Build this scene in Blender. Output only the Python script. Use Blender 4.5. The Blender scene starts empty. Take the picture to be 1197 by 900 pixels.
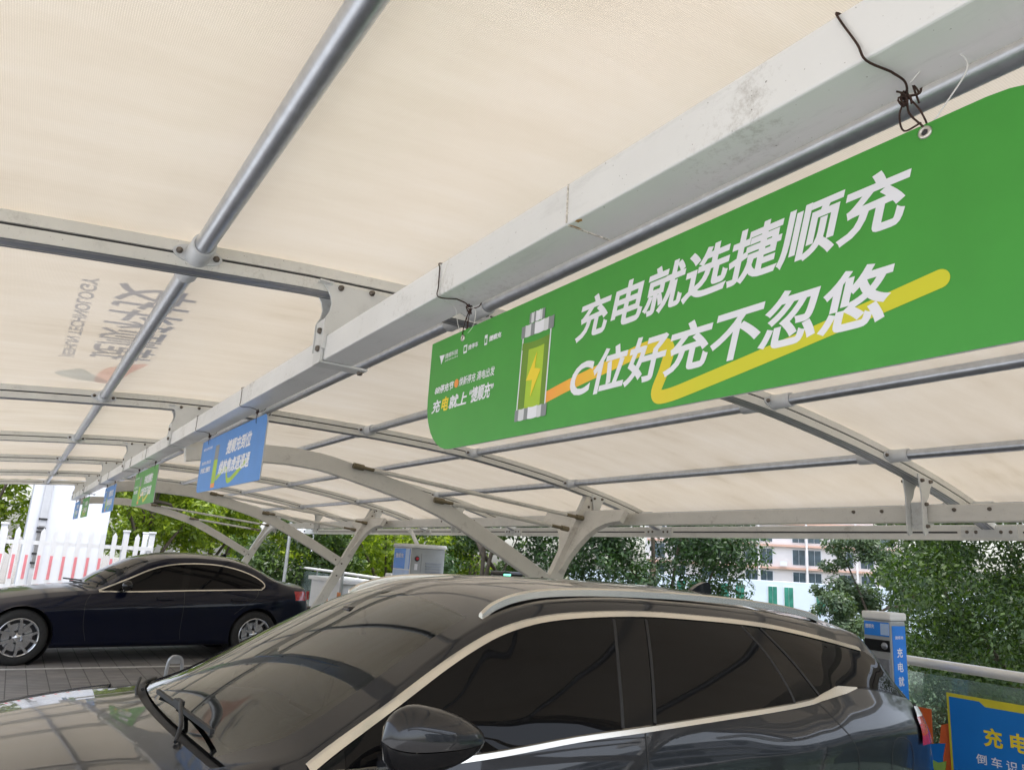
import bpy, bmesh, math, random
import numpy as np
from mathutils import Vector, Matrix

random.seed(7)
R = math.radians
scene = bpy.context.scene
COL = scene.collection

# ------------------------------------------------------------------ camera
CAM_H = 1.6
cam_d = bpy.data.cameras.new("camera")
cam = bpy.data.objects.new("camera", cam_d)
COL.objects.link(cam)
yaw, pitch, roll = R(32.33), R(13.23), R(3.52)
d = Vector((math.sin(yaw) * math.cos(pitch), math.cos(yaw) * math.cos(pitch), math.sin(pitch)))
r0 = Vector((math.cos(yaw), -math.sin(yaw), 0))
u0 = r0.cross(d)
rr = math.cos(roll) * r0 + math.sin(roll) * u0
uu = -math.sin(roll) * r0 + math.cos(roll) * u0
cam.matrix_world = Matrix(((rr.x, uu.x, -d.x, 0), (rr.y, uu.y, -d.y, 0), (rr.z, uu.z, -d.z, CAM_H), (0, 0, 0, 1)))
cam_d.sensor_fit = 'HORIZONTAL'
cam_d.sensor_width = 36.0
cam_d.lens = 36.0 * 876.5 / 1197.0
cam_d.clip_start = 0.05
cam_d.clip_end = 2000
scene.camera = cam

# ------------------------------------------------------------------ world and sun
SUN_EL, SUN_AZ = R(74), R(170)          # azimuth measured from +Y towards +X
w = bpy.data.worlds.new("World")
scene.world = w
w.use_nodes = True
nt = w.node_tree
nt.nodes.clear()
out = nt.nodes.new('ShaderNodeOutputWorld')
bg = nt.nodes.new('ShaderNodeBackground')
sky = nt.nodes.new('ShaderNodeTexSky')
sky.sky_type = 'NISHITA'
sky.sun_disc = False
sky.sun_elevation = SUN_EL
sky.sun_rotation = SUN_AZ
sky.air_density = 1.0
sky.dust_density = 3.0
sky.ozone_density = 0.6
hs = nt.nodes.new('ShaderNodeHueSaturation')
hs.inputs['Saturation'].default_value = 0.5
nt.links.new(sky.outputs[0], hs.inputs['Color'])
nt.links.new(hs.outputs[0], bg.inputs['Color'])
bg.inputs['Strength'].default_value = 0.15
nt.links.new(bg.outputs[0], out.inputs['Surface'])

sun_d = bpy.data.lights.new("sun", 'SUN')
sun_d.energy = 1.3
sun_d.angle = R(12.0)
sun_d.color = (1.0, 0.97, 0.93)
sun = bpy.data.objects.new("sun", sun_d)
COL.objects.link(sun)
sd = Vector((math.sin(SUN_AZ) * math.cos(SUN_EL), math.cos(SUN_AZ) * math.cos(SUN_EL), math.sin(SUN_EL)))
sun.rotation_euler = sd.to_track_quat('Z', 'Y').to_euler()
sun.location = (0, 0, 20)

scene.view_settings.view_transform = 'Standard'
scene.view_settings.look = 'None'
scene.view_settings.exposure = 1.72
scene.view_settings.gamma = 1.0
scene.render.film_transparent = False
scene.cycles.max_bounces = 10
scene.cycles.diffuse_bounces = 5
scene.cycles.glossy_bounces = 5
scene.cycles.transmission_bounces = 6
scene.cycles.transparent_max_bounces = 12
scene.cycles.caustics_reflective = False
scene.cycles.caustics_refractive = False
scene.cycles.use_denoising = True


# ------------------------------------------------------------------ materials
class NM:
    """tiny wrapper for node materials"""
    def __init__(self, name):
        self.m = bpy.data.materials.new(name)
        self.m.use_nodes = True
        self.t = self.m.node_tree
        self.t.nodes.clear()
        self.out = self.n('ShaderNodeOutputMaterial')

    def n(self, typ, **kw):
        nd = self.t.nodes.new(typ)
        for k, v in kw.items():
            setattr(nd, k, v)
        return nd

    def l(self, a, b):
        self.t.links.new(a, b)

    def ramp(self, fac, stops):
        cr = self.n('ShaderNodeValToRGB')
        els = cr.color_ramp.elements
        while len(els) < len(stops):
            els.new(0.5)
        for e, (p, c) in zip(els, stops):
            e.position = p
            e.color = (c[0], c[1], c[2], 1)
        self.l(fac, cr.inputs[0])
        return cr.outputs[0]

    def coords(self, scale=(1, 1, 1), kind='Object'):
        tc = self.n('ShaderNodeTexCoord')
        mp = self.n('ShaderNodeMapping')
        mp.inputs['Scale'].default_value = scale
        self.l(tc.outputs[kind], mp.inputs[0])
        return mp.outputs[0]

    def noise(self, vec, scale, detail=4, rough=0.6):
        nz = self.n('ShaderNodeTexNoise')
        nz.inputs['Scale'].default_value = scale
        nz.inputs['Detail'].default_value = detail
        nz.inputs['Roughness'].default_value = rough
        self.l(vec, nz.inputs['Vector'])
        return nz.outputs[0]

    def bump(self, h, strength=0.2, dist=0.01):
        b = self.n('ShaderNodeBump')
        b.inputs['Strength'].default_value = strength
        b.inputs['Distance'].default_value = dist
        self.l(h, b.inputs['Height'])
        return b.outputs[0]


def mat(name, color, rough=0.5, metal=0.0, spec=0.5, var=0.0, vscale=8.0, coat=0.0, bump=0.0, bscale=60.0,
        stretch=(1, 1, 1), emit=None):
    k = NM(name)
    p = k.n('ShaderNodeBsdfPrincipled')
    p.inputs['Roughness'].default_value = rough
    p.inputs['Metallic'].default_value = metal
    p.inputs['Specular IOR Level'].default_value = spec
    p.inputs['Coat Weight'].default_value = coat
    p.inputs['Coat Roughness'].default_value = 0.02
    if var > 0:
        v = k.coords(stretch)
        f = k.noise(v, vscale)
        lo = tuple(max(0, c * (1 - var)) for c in color)
        hi = tuple(min(1, c * (1 + var)) for c in color)
        k.l(k.ramp(f, [(0.3, lo), (0.7, hi)]), p.inputs['Base Color'])
    else:
        p.inputs['Base Color'].default_value = (*color, 1)
    if bump > 0:
        v = k.coords()
        k.l(k.bump(k.noise(v, bscale), bump, 0.005), p.inputs['Normal'])
    if emit:
        p.inputs['Emission Color'].default_value = (*emit[0], 1)
        p.inputs['Emission Strength'].default_value = emit[1]
    k.l(p.outputs[0], k.out.inputs[0])
    return k.m


def painted_steel(name, color, dirt=(0.30, 0.28, 0.25), amount=0.5, seed=0.0, specks=1.0):
    """white paint with scuffs, smears, chips and dark flecks; amount 0..1"""
    k = NM(name)
    p = k.n('ShaderNodeBsdfPrincipled')
    v = k.coords((1, 1, 1))
    mp = k.coords((2.2, 0.55, 2.2))

    def mixc(fac, a, b):
        mx = k.n('ShaderNodeMix', data_type='RGBA')
        k.l(fac, mx.inputs['Factor'])
        for nm, q in (('A', a), ('B', b)):
            if isinstance(q, tuple):
                mx.inputs[nm].default_value = (*q, 1)
            else:
                k.l(q, mx.inputs[nm])
        return mx.outputs['Result']

    base = k.ramp(k.noise(v, 1.7 + seed, 5), [(0.3, tuple(c * 0.90 for c in color)), (0.65, color)])
    smear = k.noise(mp, 5.0 + seed, 8, 0.72)
    c1 = mixc(k.ramp(smear, [(0.55, (0, 0, 0)), (0.80, (amount,) * 3)]), base, tuple(c * 0.62 for c in color))
    patch = k.noise(v, 3.0 + seed, 3, 0.5)
    grain = k.noise(v, 46.0, 7, 0.8)
    mul = k.n('ShaderNodeMath', operation='MULTIPLY')
    k.l(patch, mul.inputs[0]); k.l(grain, mul.inputs[1])
    c2 = mixc(k.ramp(mul.outputs[0], [(0.30, (0, 0, 0)), (0.45, (amount,) * 3)]), c1, dirt)
    fleck = k.noise(v, 150.0, 2, 0.5)
    c3 = mixc(k.ramp(fleck, [(0.735, (0, 0, 0)), (0.76, (specks * .8,) * 3)]), c2, (0.10, 0.085, 0.07))
    k.l(c3, p.inputs['Base Color'])
    p.inputs['Roughness'].default_value = 0.36
    k.l(k.bump(k.noise(v, 22, 3), 0.06, 0.01), p.inputs['Normal'])
    k.l(p.outputs[0], k.out.inputs[0])
    return k.m


def m_membrane():
    k = NM('canopy_fabric')
    v = k.coords((1, 1, 1))
    st = k.coords((0.7, 3.2, 1))
    sa = k.noise(v, 0.9, 5, 0.55)
    sb = k.noise(st, 1.6, 6, 0.65)
    av = k.n('ShaderNodeMath', operation='MULTIPLY_ADD')
    av.inputs[1].default_value = 0.5
    k.l(sa, av.inputs[0])
    hf = k.n('ShaderNodeMath', operation='MULTIPLY'); hf.inputs[1].default_value = 0.5
    k.l(sb, hf.inputs[0]); k.l(hf.outputs[0], av.inputs[2])
    stain = av.outputs[0]
    col = k.ramp(stain, [(0.33, (0.65, 0.56, 0.43)), (0.43, (0.745, 0.66, 0.535)), (0.54, (0.785, 0.705, 0.585)), (0.66, (0.82, 0.75, 0.645))])
    # woven threads
    wv = k.n('ShaderNodeTexWave', wave_type='BANDS', bands_direction='X')
    wv.inputs['Scale'].default_value = 75
    wv.inputs['Distortion'].default_value = 0.6
    k.l(v, wv.inputs['Vector'])
    wv2 = k.n('ShaderNodeTexWave', wave_type='BANDS', bands_direction='Y')
    wv2.inputs['Scale'].default_value = 60
    k.l(v, wv2.inputs['Vector'])
    ad = k.n('ShaderNodeMath', operation='MULTIPLY')
    k.l(wv.outputs['Fac'], ad.inputs[0]); k.l(wv2.outputs['Fac'], ad.inputs[1])
    thr = k.n('ShaderNodeMix', data_type='RGBA', blend_type='MULTIPLY')
    thr.inputs['Factor'].default_value = 1.0
    k.l(col, thr.inputs['A'])
    k.l(k.ramp(ad.outputs[0], [(0.0, (0.88, 0.875, 0.865)), (0.6, (1, 1, 1))]), thr.inputs['B'])
    df = k.n('ShaderNodeBsdfDiffuse')
    tr = k.n('ShaderNodeBsdfTranslucent')
    k.l(thr.outputs['Result'], df.inputs[0]); k.l(thr.outputs['Result'], tr.inputs[0])
    b = k.bump(ad.outputs[0], 0.3, 0.002)
    k.l(b, df.inputs['Normal'])
    mx = k.n('ShaderNodeMixShader')
    mx.inputs[0].default_value = 0.185
    k.l(df.outputs[0], mx.inputs[1]); k.l(tr.outputs[0], mx.inputs[2])
    k.l(mx.outputs[0], k.out.inputs[0])
    return k.m


def m_film(name, color):
    """translucent ink on top of the fabric: tints the daylight that passes through"""
    k = NM(name)
    v = k.coords()
    c = k.ramp(k.noise(v, 6), [(0.3, tuple(x * 0.93 for x in color)), (0.7, color)])
    t = k.n('ShaderNodeBsdfTransparent')
    k.l(c, t.inputs[0])
    k.l(t.outputs[0], k.out.inputs[0])
    return k.m


def m_glass(name, tint, rough=0.0, ior=1.5, refl_boost=1.0, haze=None, haze_amt=0.0):
    """thin pane: clear/tinted with a fresnel reflection"""
    k = NM(name)
    t = k.n('ShaderNodeBsdfTransparent')
    t.inputs[0].default_value = (*tint, 1)
    g = k.n('ShaderNodeBsdfGlossy')
    g.inputs['Roughness'].default_value = rough
    g.inputs['Color'].default_value = (0.95, 0.97, 0.96, 1)
    f = k.n('ShaderNodeFresnel'); f.inputs[0].default_value = ior
    mu = k.n('ShaderNodeMath', operation='MULTIPLY'); mu.use_clamp = True
    k.l(f.outputs[0], mu.inputs[0]); mu.inputs[1].default_value = refl_boost
    mx = k.n('ShaderNodeMixShader')
    k.l(mu.outputs[0], mx.inputs[0])
    base = t.outputs[0]
    if haze:                                  # pale haze mixed into the pane colour in place of reflections
        df = k.n('ShaderNodeBsdfDiffuse'); df.inputs[0].default_value = (*haze, 1)
        dm = k.n('ShaderNodeMixShader')
        k.l(k.ramp(k.noise(k.coords(), 3, 6), [(0.3, (haze_amt * .5,) * 3), (0.7, (haze_amt * 1.4,) * 3)]), dm.inputs[0])
        k.l(base, dm.inputs[1]); k.l(df.outputs[0], dm.inputs[2])
        base = dm.outputs[0]
    k.l(base, mx.inputs[1]); k.l(g.outputs[0], mx.inputs[2])
    k.l(mx.outputs[0], k.out.inputs[0])
    return k.m


def m_carpaint(name, color, metal=0.4, ior=1.6, flake=0.25, rough=0.3, spec=.3, coat=1.0):
    k = NM(name)
    p = k.n('ShaderNodeBsdfPrincipled')
    v = k.coords()
    c = k.ramp(k.noise(v, 900, 1), [(0.35, tuple(x * (1 - flake) for x in color)), (0.65, tuple(x * (1 + flake) for x in color))])
    k.l(c, p.inputs['Base Color'])
    p.inputs['Metallic'].default_value = metal
    p.inputs['Roughness'].default_value = rough
    p.inputs['Specular IOR Level'].default_value = spec
    p.inputs['Coat Weight'].default_value = coat
    p.inputs['Coat IOR'].default_value = ior
    p.inputs['Coat Roughness'].default_value = 0.012
    # faint dust film breaks up the mirror finish
    d = k.ramp(k.noise(v, 5, 6), [(0.4, (0.01, 0.01, 0.01)), (0.8, (0.05, 0.05, 0.05))])
    k.l(d, p.inputs['Coat Roughness'])
    k.l(p.outputs[0], k.out.inputs[0])
    return k.m


def m_pavers():
    k = NM('concrete_pavers')
    p = k.n('ShaderNodeBsdfPrincipled')
    v = k.coords()
    br = k.n('ShaderNodeTexBrick')
    br.offset = 0.0
    br.inputs['Scale'].default_value = 1.0
    br.inputs['Brick Width'].default_value = 0.20
    br.inputs['Row Height'].default_value = 0.10
    br.inputs['Mortar Size'].default_value = 0.006
    br.inputs['Mortar Smooth'].default_value = 0.3
    br.inputs['Bias'].default_value = 0.0
    br.inputs['Color1'].default_value = (0.25, 0.235, 0.22, 1)
    br.inputs['Color2'].default_value = (0.19, 0.185, 0.18, 1)
    br.inputs['Mortar'].default_value = (0.07, 0.065, 0.06, 1)
    k.l(v, br.inputs['Vector'])
    ns = k.noise(v, 2.5, 8, 0.7)
    mx = k.n('ShaderNodeMix', data_type='RGBA', blend_type='MULTIPLY')
    mx.inputs['Factor'].default_value = 0.7
    k.l(br.outputs['Color'], mx.inputs['A'])
    k.l(k.ramp(ns, [(0.3, (0.55, 0.53, 0.5)), (0.7, (1.1, 1.08, 1.05))]), mx.inputs['B'])
    k.l(mx.outputs['Result'], p.inputs['Base Color'])
    p.inputs['Roughness'].default_value = 0.75
    k.l(k.bump(br.outputs['Fac'], -0.4, 0.01), p.inputs['Normal'])
    k.l(p.outputs[0], k.out.inputs[0])
    return k.m


def m_leaf(name, dark, light, trans=0.35):
    k = NM(name)
    geo = k.n('ShaderNodeNewGeometry')
    c = k.ramp(geo.outputs['Random Per Island'], [(0.0, dark), (0.6, tuple((a + b) / 2 for a, b in zip(dark, light))), (1.0, light)])
    v = k.coords()
    big = k.ramp(k.noise(v, 0.9, 3), [(0.35, (0.7, 0.75, 0.7)), (0.65, (1.15, 1.1, 0.9))])
    mx = k.n('ShaderNodeMix', data_type='RGBA', blend_type='MULTIPLY')
    mx.inputs['Factor'].default_value = 1.0
    k.l(c, mx.inputs['A']); k.l(big, mx.inputs['B'])
    p = k.n('ShaderNodeBsdfPrincipled')
    p.inputs['Roughness'].default_value = 0.45
    k.l(mx.outputs['Result'], p.inputs['Base Color'])
    tr = k.n('ShaderNodeBsdfTranslucent')
    g = k.n('ShaderNodeMix', data_type='RGBA', blend_type='MULTIPLY')
    g.inputs['Factor'].default_value = 1.0
    k.l(mx.outputs['Result'], g.inputs['A'])
    g.inputs['B'].default_value = (1.5, 1.6, 0.6, 1)
    k.l(g.outputs['Result'], tr.inputs[0])
    ms = k.n('ShaderNodeMixShader'); ms.inputs[0].default_value = trans
    k.l(p.outputs[0], ms.inputs[1]); k.l(tr.outputs[0], ms.inputs[2])
    k.l(ms.outputs[0], k.out.inputs[0])
    return k.m


def m_swoosh():
    k = NM('swoosh_ink')
    p = k.n('ShaderNodeBsdfPrincipled')
    tc = k.n('ShaderNodeTexCoord')
    sp = k.n('ShaderNodeSeparateXYZ')
    k.l(tc.outputs['Object'], sp.inputs[0])
    mr = k.n('ShaderNodeMapRange')
    mr.inputs['From Min'].default_value = -0.2
    mr.inputs['From Max'].default_value = 0.25
    k.l(sp.outputs['Y'], mr.inputs['Value'])      # local -Y is to the right of the sign
    k.l(k.ramp(mr.outputs[0], [(0.0, (0.60, 0.58, 0.02)), (0.5, (0.80, 0.55, 0.03)), (1.0, (0.85, 0.32, 0.05))]), p.inputs['Base Color'])
    p.inputs['Roughness'].default_value = 0.45
    k.l(p.outputs[0], k.out.inputs[0])
    return k.m


M = {}
M['beam'] = painted_steel('white_beam_paint', (0.84, 0.855, 0.86), amount=.6)
M['rib'] = painted_steel('rib_paint', (0.76, 0.765, 0.735), amount=.5, seed=1.1)
M['post'] = painted_steel('post_paint', (0.70, 0.69, 0.65), amount=.55, seed=2.0)
M['plate'] = painted_steel('plate_paint', (0.70, 0.72, 0.72), amount=.5, seed=0.5)
M['groove'] = mat('gap_shade_black', (0.05, 0.05, 0.055), 0.8)  # black that paints in the shade inside slots and holes
M['alu'] = mat('mill_aluminium', (0.30, 0.32, 0.37), 0.45, 0.7, var=0.15, vscale=12, stretch=(0.3, 4, 4))
M['pipe'] = mat('galvanised_pipe', (0.52, 0.55, 0.60), 0.33, 0.85, var=0.10, vscale=25, bump=0.04)
M['socket'] = mat('pipe_socket_grey', (0.62, 0.65, 0.68), 0.45, 0.1, var=0.06)
M['bolt'] = mat('weathered_bolt', (0.16, 0.14, 0.12), 0.5, 0.7, var=0.3, vscale=90)
M['brass'] = mat('brass_turnbuckle', (0.20, 0.17, 0.11), 0.5, 0.5, var=0.2, vscale=50)
M['fabric'] = m_membrane()
M['print_blue'] = m_film('faded_blue_print', (0.34, 0.39, 0.52))
M['print_red'] = m_film('faded_red_print', (0.92, 0.66, 0.64))
M['print_teal'] = m_film('faded_teal_print', (0.60, 0.68, 0.73))
M['sign_green'] = mat('green_sign_film', (0.046, 0.30, 0.036), 0.42, var=0.05, vscale=7)
M['sign_blue'] = mat('blue_sign_film', (0.045, 0.23, 0.62), 0.42, var=0.05, vscale=7)
M['sign_edge'] = mat('sign_board_core', (0.55, 0.57, 0.58), 0.6, var=0.1)
M['white_ink'] = mat('white_ink', (0.76, 0.77, 0.82), 0.5, var=0.02)
M['yellow_ink'] = mat('yellow_ink', (0.80, 0.62, 0.03), 0.5, var=0.03)
M['orange_ink'] = mat('orange_ink', (0.80, 0.28, 0.06), 0.5, var=0.03)
M['lime_ink'] = mat('lime_ink', (0.35, 0.52, 0.03), 0.5, var=0.15, vscale=6)
M['lime_dark'] = mat('deep_lime_ink', (0.13, 0.26, 0.02), 0.5, var=0.1)
M['silver_ink'] = mat('silver_ink', (0.62, 0.64, 0.66), 0.5, var=0.05)
M['silver_dark'] = mat('grey_ink', (0.22, 0.24, 0.25), 0.5, var=0.05)
M['swoosh'] = m_swoosh()
M['wire'] = mat('rusty_wire', (0.045, 0.022, 0.016), 0.7, 0.3, var=0.4, vscale=80)
M['line'] = mat('nylon_line', (0.75, 0.75, 0.72), 0.3, var=0.03)
M['grommet'] = mat('nickel_grommet', (0.65, 0.63, 0.58), 0.3, 0.9, var=0.1, vscale=200)
M['paint_grey'] = m_carpaint('dark_grey_metallic_paint', (0.014, 0.0150, 0.0185), 0.5, 1.48)
M['paint_navy'] = m_carpaint('navy_metallic_paint', (0.002, 0.004, 0.015), 0.1, 1.4, spec=.12, coat=.7)
M['black_gloss'] = mat('gloss_black_plastic', (0.008, 0.008, 0.009), 0.12, spec=0.5, var=0.1)
M['black_matt'] = mat('matt_black_plastic', (0.015, 0.015, 0.016), 0.6, var=0.2, vscale=40)
M['side_glass'] = mat('privacy_glass', (0.004, 0.004, 0.0045), 0.012, spec=0.20, var=0.05)
M['windshield'] = m_glass('windshield_glass', (0.55, 0.58, 0.52), 0.0, 1.62, 1.35)
M['pillar_black'] = mat('pillar_black', (0.006, 0.006, 0.0065), 0.10, spec=0.25, var=0.1)
M['chrome'] = mat('satin_chrome', (0.80, 0.77, 0.70), 0.22, 1.0, var=0.03)
M['rubber'] = mat('tyre_rubber', (0.018, 0.018, 0.018), 0.8, var=0.25, vscale=30)
M['rim'] = mat('machined_alloy', (0.60, 0.61, 0.63), 0.25, 1.0, var=0.06)
M['rim_dark'] = mat('dark_alloy_pocket', (0.05, 0.05, 0.055), 0.5, 0.6, var=0.1)
M['red_lens'] = mat('red_lamp_lens', (0.42, 0.012, 0.02), 0.1, coat=0.8, var=0.1)
M['clear_lens'] = mat('clear_lamp_lens', (0.70, 0.72, 0.75), 0.08, coat=0.8, var=0.1)
M['trim_dark'] = mat('cabin_trim', (0.03, 0.03, 0.032), 0.7, var=0.2, vscale=30)
M['seat'] = mat('seat_leather', (0.07, 0.06, 0.052), 0.6, var=0.15, vscale=20)
M['white_pvc'] = mat('white_pvc', (0.66, 0.68, 0.71), 0.4, var=0.04)
M['red_tape'] = mat('faded_red_stripe', (0.66, 0.22, 0.26), 0.5, var=0.12)
M['hut_white'] = mat('white_render', (0.58, 0.60, 0.64), 0.6, var=0.03, vscale=3)
M['cabinet'] = mat('white_cabinet_paint', (0.78, 0.79, 0.80), 0.45, var=0.03)
M['cab_grey'] = mat('charger_grey_paint', (0.34, 0.36, 0.38), 0.45, var=0.05)
M['lcd_blue'] = mat('blue_panel_print', (0.02, 0.22, 0.78), 0.25, var=0.06)
M['sky_print'] = mat('pale_blue_print', (0.40, 0.55, 0.82), 0.3, var=0.1, vscale=10)
M['grey_screen'] = mat('dark_screen', (0.02, 0.022, 0.025), 0.1)
M['green_led'] = mat('green_led', (0.1, 0.6, 0.4), 0.3, emit=((0.2, 1.0, 0.6), 0.8))
M['rail_white'] = mat('white_handrail', (0.80, 0.80, 0.80), 0.3, 0.2, var=0.03)
M['rail_post'] = mat('steel_rail_post', (0.45, 0.46, 0.46), 0.35, 0.8, var=0.08)
M['rail_glass'] = m_glass('green_railing_glass', (0.74, 0.88, 0.82), 0.02, 1.5, 1.0, (0.50, 0.64, 0.59), 0.24)
M['pavers'] = m_pavers()
M['line_paint'] = mat('worn_white_line', (0.55, 0.54, 0.50), 0.7, var=0.25, vscale=14)
M['earth'] = mat('lower_ground_earth', (0.10, 0.11, 0.06), 0.9, var=0.4, vscale=0.7)
M['concrete'] = mat('retaining_concrete', (0.32, 0.31, 0.29), 0.8, var=0.2, vscale=3)
M['bark'] = mat('tree_bark', (0.10, 0.08, 0.06), 0.9, var=0.3, vscale=12, bump=0.5, bscale=25)
M['leaf_bright'] = m_leaf('bright_leaves', (0.10, 0.17, 0.018), (0.36, 0.44, 0.045), 0.5)
M['leaf_mid'] = m_leaf('mid_green_leaves', (0.020, 0.052, 0.012), (0.080, 0.135, 0.024), 0.35)
M['leaf_dark'] = m_leaf('dark_leaves', (0.014, 0.04, 0.014), (0.045, 0.10, 0.028), 0.3)
M['leaf_grey'] = m_leaf('hazed_leaves', (0.055, 0.095, 0.06), (0.13, 0.19, 0.11), 0.3)  # distance haze worked into the pale leaf colour
M['flat_wall'] = mat('cream_facade', (0.70, 0.67, 0.66), 0.8, var=0.05, vscale=0.5)
M['flat_band'] = mat('terracotta_band', (0.58, 0.37, 0.29), 0.8, var=0.08, vscale=0.6)
M['flat_glass'] = mat('window_glass_dark', (0.06, 0.09, 0.11), 0.1, var=0.4, vscale=0.8)
M['flat_green'] = mat('green_window_glass', (0.04, 0.20, 0.15), 0.15, var=0.4, vscale=0.8)
M['annex_wall'] = mat('pale_blue_wall', (0.60, 0.68, 0.80), 0.8, var=0.04, vscale=0.4)
M['back_wall'] = mat('grey_block_facade', (0.50, 0.51, 0.54), 0.8, var=0.08, vscale=0.3)
M['scoot_red'] = mat('red_plastic', (0.55, 0.03, 0.05), 0.25, var=0.05)
M['banner_blue'] = mat('banner_blue', (0.01, 0.18, 0.58), 0.45, var=0.05, vscale=3)
M['banner_yellow'] = mat('banner_yellow', (0.62, 0.55, 0.04), 0.45, var=0.05)
M['board_orange'] = mat('orange_board', (0.75, 0.14, 0.03), 0.5, var=0.08)
M['board_green'] = mat('leaf_green_board', (0.30, 0.50, 0.10), 0.5, var=0.1)
M['lock_steel'] = mat('parking_lock_steel', (0.50, 0.51, 0.53), 0.35, 0.6, var=0.1)


# ------------------------------------------------------------------ mesh helpers
class MB:
    """collects faces of ONE mesh object; several material slots allowed"""
    def __init__(self):
        self.v, self.f, self.mi, self.sm = [], [], [], []

    def add(self, vs, fs, mi=0, smooth=False):
        o = len(self.v)
        self.v.extend([tuple(p) for p in vs])
        for f in fs:
            self.f.append([i + o for i in f]); self.mi.append(mi); self.sm.append(smooth)

    def box(self, c, s, mi=0, rot=None):
        hx, hy, hz = s[0] / 2, s[1] / 2, s[2] / 2
        vs = [Vector((sx * hx, sy * hy, sz * hz)) for sz in (-1, 1) for sy in (-1, 1) for sx in (-1, 1)]
        if rot is not None:
            vs = [rot @ q for q in vs]
        c = Vector(c)
        self.add([q + c for q in vs], [(0, 2, 3, 1), (4, 5, 7, 6), (0, 1, 5, 4), (2, 6, 7, 3), (0, 4, 6, 2), (1, 3, 7, 5)], mi)

    def bar(self, p0, p1, wdt, hgt, mi=0, up=(0, 0, 1)):
        p0, p1 = Vector(p0), Vector(p1)
        t = (p1 - p0)
        L = t.length
        t.normalize()
        a = t.cross(Vector(up))
        if a.length < 1e-4:
            a = t.cross(Vector((1, 0, 0)))
        a.normalize()
        b = a.cross(t)
        rot = Matrix((a, t, b)).transposed()
        self.box((p0 + p1) / 2, (wdt, L, hgt), mi, rot)

    def tube(self, pts, r, n=12, mi=0, cap=True, smooth=True):
        pts = [Vector(p) for p in pts]
        rs = r if isinstance(r, (list, tuple)) else [r] * len(pts)
        rings = []
        prev = None
        for i, p in enumerate(pts):
            t = (pts[min(i + 1, len(pts) - 1)] - pts[max(i - 1, 0)])
            t.normalize()
            if prev is None:
                a = t.cross(Vector((0, 0, 1)))
                if a.length < 1e-3:
                    a = t.cross(Vector((1, 0, 0)))
            else:
                a = prev - t * prev.dot(t)
            a.normalize()
            prev = a
            b = t.cross(a)
            rings.append([p + rs[i] * (math.cos(2 * math.pi * k / n) * a + math.sin(2 * math.pi * k / n) * b) for k in range(n)])
        vs = [q for rg in rings for q in rg]
        fs = []
        for i in range(len(pts) - 1):
            for k in range(n):
                k2 = (k + 1) % n
                fs.append((i * n + k, i * n + k2, (i + 1) * n + k2, (i + 1) * n + k))
        self.add(vs, fs, mi, smooth)
        if cap:
            self.add(rings[0], [tuple(range(n))[::-1]], mi)
            self.add(rings[-1], [tuple(range(n))], mi)

    def prism(self, poly, origin, ax, ay, depth, mi=0, mi_side=None):
        """poly in 2D (ax, ay) extruded by depth along ax x ay, centred on the plane"""
        ax, ay, o = Vector(ax), Vector(ay), Vector(origin)
        nn = ax.cross(ay).normalized()
        n = len(poly)
        if sum(poly[i - 1][0] * poly[i][1] - poly[i][0] * poly[i - 1][1] for i in range(n)) < 0:
            poly = list(poly)[::-1]
        fr = [o + ax * p[0] + ay * p[1] + nn * depth / 2 for p in poly]
        bk = [o + ax * p[0] + ay * p[1] - nn * depth / 2 for p in poly]
        self.add(fr, [tuple(range(n))], mi)
        self.add(bk, [tuple(range(n))[::-1]], mi)
        ms = mi if mi_side is None else mi_side
        self.add(fr + bk, [((i + 1) % n, i, n + i, n + (i + 1) % n) for i in range(n)], ms)

    def sweep(self, prof, path, frames, mi=0, closed=True):
        """prof: 2D points; frames: (a, b) vectors per path point"""
        n = len(prof)
        vs = []
        for p, (a, b) in zip(path, frames):
            vs += [Vector(p) + a * q[0] + b * q[1] for q in prof]
        fs = []
        m = n if closed else n - 1
        for i in range(len(path) - 1):
            for k in range(m):
                k2 = (k + 1) % n
                fs.append((i * n + k, i * n + k2, (i + 1) * n + k2, (i + 1) * n + k))
        self.add(vs, fs, mi)
        if closed:
            self.add(vs[:n], [tuple(range(n))[::-1]], mi)
            self.add(vs[-n:], [tuple(range(n))], mi)

    def lathe(self, prof, origin, axis, n=24, mi=0, smooth=True):
        """prof: (radius, along) pairs round an axis"""
        axis = Vector(axis).normalized()
        a = axis.cross(Vector((0, 0, 1)))
        if a.length < 1e-3:
            a = axis.cross(Vector((1, 0, 0)))
        a.normalize()
        b = axis.cross(a)
        o = Vector(origin)
        vs = []
        for r_, h_ in prof:
            vs += [o + axis * h_ + r_ * (math.cos(2 * math.pi * k / n) * a + math.sin(2 * math.pi * k / n) * b) for k in range(n)]
        fs = []
        for i in range(len(prof) - 1):
            for k in range(n):
                k2 = (k + 1) % n
                fs.append((i * n + k, (i + 1) * n + k, (i + 1) * n + k2, i * n + k2))
        self.add(vs, fs, mi, smooth)

    def grid(self, P, mi=0, smooth=True, flip=False):
        nu, nv = len(P), len(P[0])
        vs = [q for row in P for q in row]
        fs = []
        for i in range(nu - 1):
            for j in range(nv - 1):
                f = (i * nv + j, i * nv + j + 1, (i + 1) * nv + j + 1, (i + 1) * nv + j)
                fs.append(f[::-1] if flip else f)
        self.add(vs, fs, mi, smooth)

    def mesh(self, name, mats, off=(0, 0, 0)):
        me = bpy.data.meshes.new(name)
        ox, oy, oz = off
        me.from_pydata([(x - ox, y - oy, z - oz) for x, y, z in self.v], [], self.f)
        for m_ in mats:
            me.materials.append(m_)
        me.polygons.foreach_set('material_index', self.mi)
        me.polygons.foreach_set('use_smooth', self.sm)
        me.update()
        return me


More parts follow.
